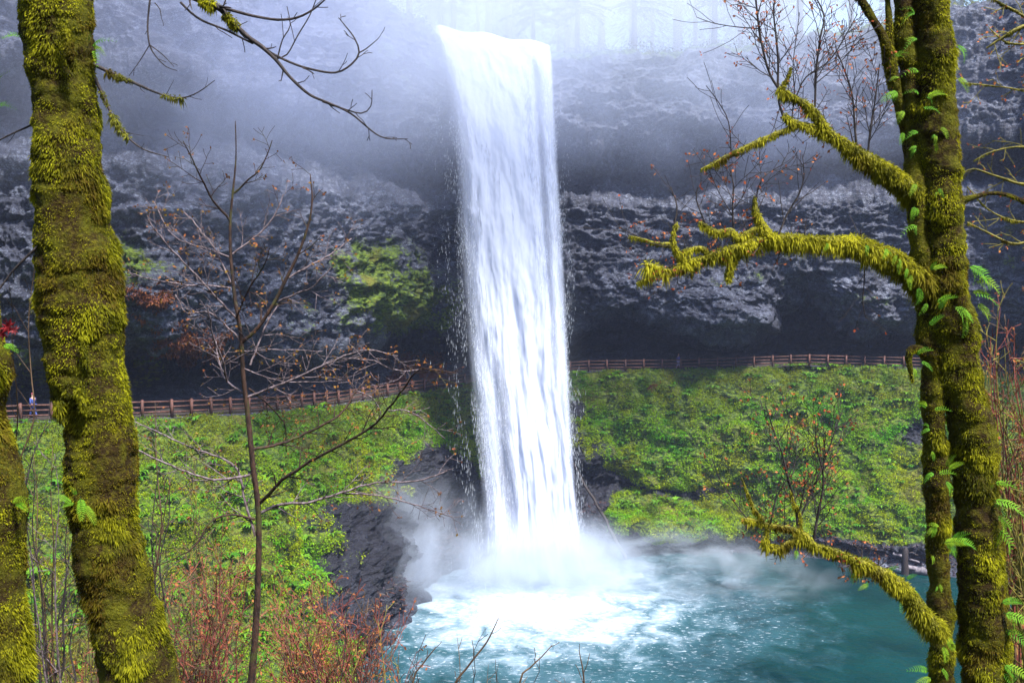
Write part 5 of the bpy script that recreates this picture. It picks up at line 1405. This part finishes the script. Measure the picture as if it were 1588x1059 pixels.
# small branches of a neighbouring tree, entering top right
GP7 = ground_py(6.1)
T7 = thing('mossy_tree', W(1760, GP7, 6.1), 'yellow-mossed twiggy branches of a tree just beyond the right edge', 'tree')
rg = np.random.default_rng(58)
mossy_stem('trunk', [(1765, GP7, 60), (1745, 1300, 44), (1735, 900, 36), (1730, 500, 32), (1722, 200, 30), (1718, -60, 28), (1715, -600, 20)], 6.1, 28, 0.02, 31.0, 8000, 0.02, root=T7)
rg = np.random.default_rng(57)
lv = []; gm = Geo()
for pts in [[(1722, 10, 5), (1680, 20, 4), (1620, 35, 3.5), (1585, 42, 3), (1555, 58, 2), (1530, 75, 1.4)], [(1722, -20, 4), (1680, -5, 3), (1610, 30, 2.4), (1570, 15, 1.8), (1535, -4, 1.2)], [(1722, 95, 3), (1680, 80, 2.4), (1600, 70, 1.6), (1560, 66, 1.4), (1535, 45, 1.0)], [(1722, 140, 2.4), (1690, 140, 1.6), (1620, 145, 1.2), (1560, 136, 1), (1490, 128, .7)]]:
    Q, q = spline(*pix_path(pts, 6.0), 0.04); g = Geo(); tube(g, Q, q, 6)
    grow_twigs(g, Q, q, rg, 0.10, 0.24, 2, -0.1, 0.7, leaves=lv, minr=0.0018)
    obj('side_branch', mesh_of('side_branch', g), M['yelbark'], T7)
    moss_on(gm, Q, q, 50000, 0.012, rg=rg, width=0.0028, brown=-0.2, colB=(0.24, 0.23, 0.02))
obj('moss', mesh_of('moss', gm, False), M['moss'], T7, kind='stuff')
gl = bud_leaves(lv, 0.020, (0.42, 0.08, 0.04), (0.5, 0.2, 0.06), rg, 2); obj('leaf_buds', mesh_of('leaf_buds', gl, False), M['leaf'], T7, kind='stuff')
T8 = T7
lv = []; gm = Geo()
for pts in [[(1725, 240, 4), (1690, 250, 3), (1600, 285, 2.4), (1550, 275, 1.8), (1510, 262, 1.3), (1492, 270, 1)], [(1728, 400, 4), (1690, 390, 3), (1610, 375, 2.4), (1570, 378, 2), (1530, 360, 1.5), (1500, 345, 1)], [(1726, 335, 3), (1690, 330, 2), (1600, 345, 1.5), (1540, 330, 1.1), (1500, 290, .8)], [(1726, 290, 3), (1690, 270, 2), (1600, 230, 1.5), (1540, 235, 1), (1510, 250, .8)]]:
    Q, q = spline(*pix_path(pts, 6.2), 0.04); g = Geo(); tube(g, Q, q, 6)
    grow_twigs(g, Q, q, rg, 0.10, 0.24, 2, -0.1, 0.7, leaves=lv, minr=0.0018)
    obj('side_branch', mesh_of('side_branch', g), M['yelbark'], T8)
    moss_on(gm, Q, q, 50000, 0.012, rg=rg, width=0.0028, brown=-0.2, colB=(0.24, 0.23, 0.02))
obj('moss', mesh_of('moss', gm, False), M['moss'], T8, kind='stuff')
gl = bud_leaves([l for l in lv if rg.random() < .6], 0.018, (0.42, 0.08, 0.04), (0.5, 0.2, 0.06), rg, 2); obj('leaf_buds', mesh_of('leaf_buds', gl, False), M['leaf'], T8, kind='stuff')

# ------------------------------------------------------------------ mist and haze
import bmesh
def ellipsoid(name, c, r, m, label, step=None):
    bm = bmesh.new(); bmesh.ops.create_icosphere(bm, subdivisions=3, radius=1)
    me = bpy.data.meshes.new(name); bm.to_mesh(me); bm.free(); me.materials.append(m)
    o = obj(name, me, None, None, label, kind='stuff', loc=c); o.scale = r
    return o
MC = (0.84, 0.90, 1.0, 1)
MB = (0.72, 0.78, 1.0, 1)
def vmat(name, *a, rate=1.0, **k):
    m = mat(name, volmat(*a, **k)); m.cycles.volume_step_rate = rate
    return m
MIST = [
    ('upper_mist', W(800, 10, 90), (46, 12, 16), dict(dens=0.085, noise_scale=0.09, nlo=0.3, nhi=0.7, low=0.35), 'pale mist drifting over the top of the falls'),
    ('upper_mist', W(330, 40, 68), (34, 13, 17), dict(dens=0.085, noise_scale=0.08, nlo=0.3, nhi=0.7, low=0.4), 'bluish mist in front of the upper left cliff'),
    ('upper_mist', W(1080, 150, 95), (34, 10, 13), dict(dens=0.065, noise_scale=0.10, nlo=0.35, nhi=0.7, low=0.25), 'thin mist in front of the upper right cliff'),
    ('upper_mist', W(800, -20, 122), (75, 16, 17), dict(dens=0.10, noise_scale=0.06, nlo=0.3, nhi=0.7, low=0.5), 'white fog filling the forest behind the lip of the falls'),
    ('upper_mist', W(860, -10, 107), (60, 8, 8), dict(dens=0.05, noise_scale=0.08, nlo=0.3, nhi=0.7, low=0.4), 'fog rolling along the rim at the foot of the firs'),
    ('spray', (float(IMPACT[0]) + 0.5, 87.0, 1.5), (11.5, 6, 6.5), dict(dens=0.9, noise_scale=0.35, nlo=0.36, nhi=0.62, low=0.3), 'dense white spray boiling at the foot of the waterfall'),
    ('spray', (15.0, 88, 1.0), (19, 8, 5.5), dict(dens=0.42, noise_scale=0.25, nlo=0.46, nhi=0.68, low=0.0, stretch=(0.7, 1, 1.4)), 'spray blowing right over the pool'),
    ('spray', (-10.0, 84, 4.0), (13, 6, 9), dict(dens=0.45, noise_scale=0.22, nlo=0.38, nhi=0.75, low=0.12, stretch=(1, 1, 0.8)), 'wisps of spray rising left of the waterfall foot'),
    ('spray', W(800, 520, 94), (7.5, 3.5, 24), dict(dens=0.05, noise_scale=0.25, nlo=0.3, nhi=0.7, low=0.5), 'fine veil of spray around the falling water'),
]
for k, (nm, c, rad_, kw, lb) in enumerate(MIST):
    ellipsoid(nm, Vector(c), rad_, vmat('mist_%d' % k, color=MB if k in (1, 2) else ((0.85, 0.90, 1.0, 1) if k < 5 else MC), rate=2.0 if k != 5 else 1.0, **kw), lb)
g = Geo(); boxm(g, (0, 45, 47.5), ((1, 0, 0), (0, 1, 0), (0, 0, 1)), (235, 215, 54.5))
me = mesh_of('haze', g, False)
hz = mat('haze_air', volmat(0.00035, (0.60, 0.68, 1.0, 1), aniso=0.2))
obj('haze', me, hz, kind='stuff', label='pale even haze filling the canyon')
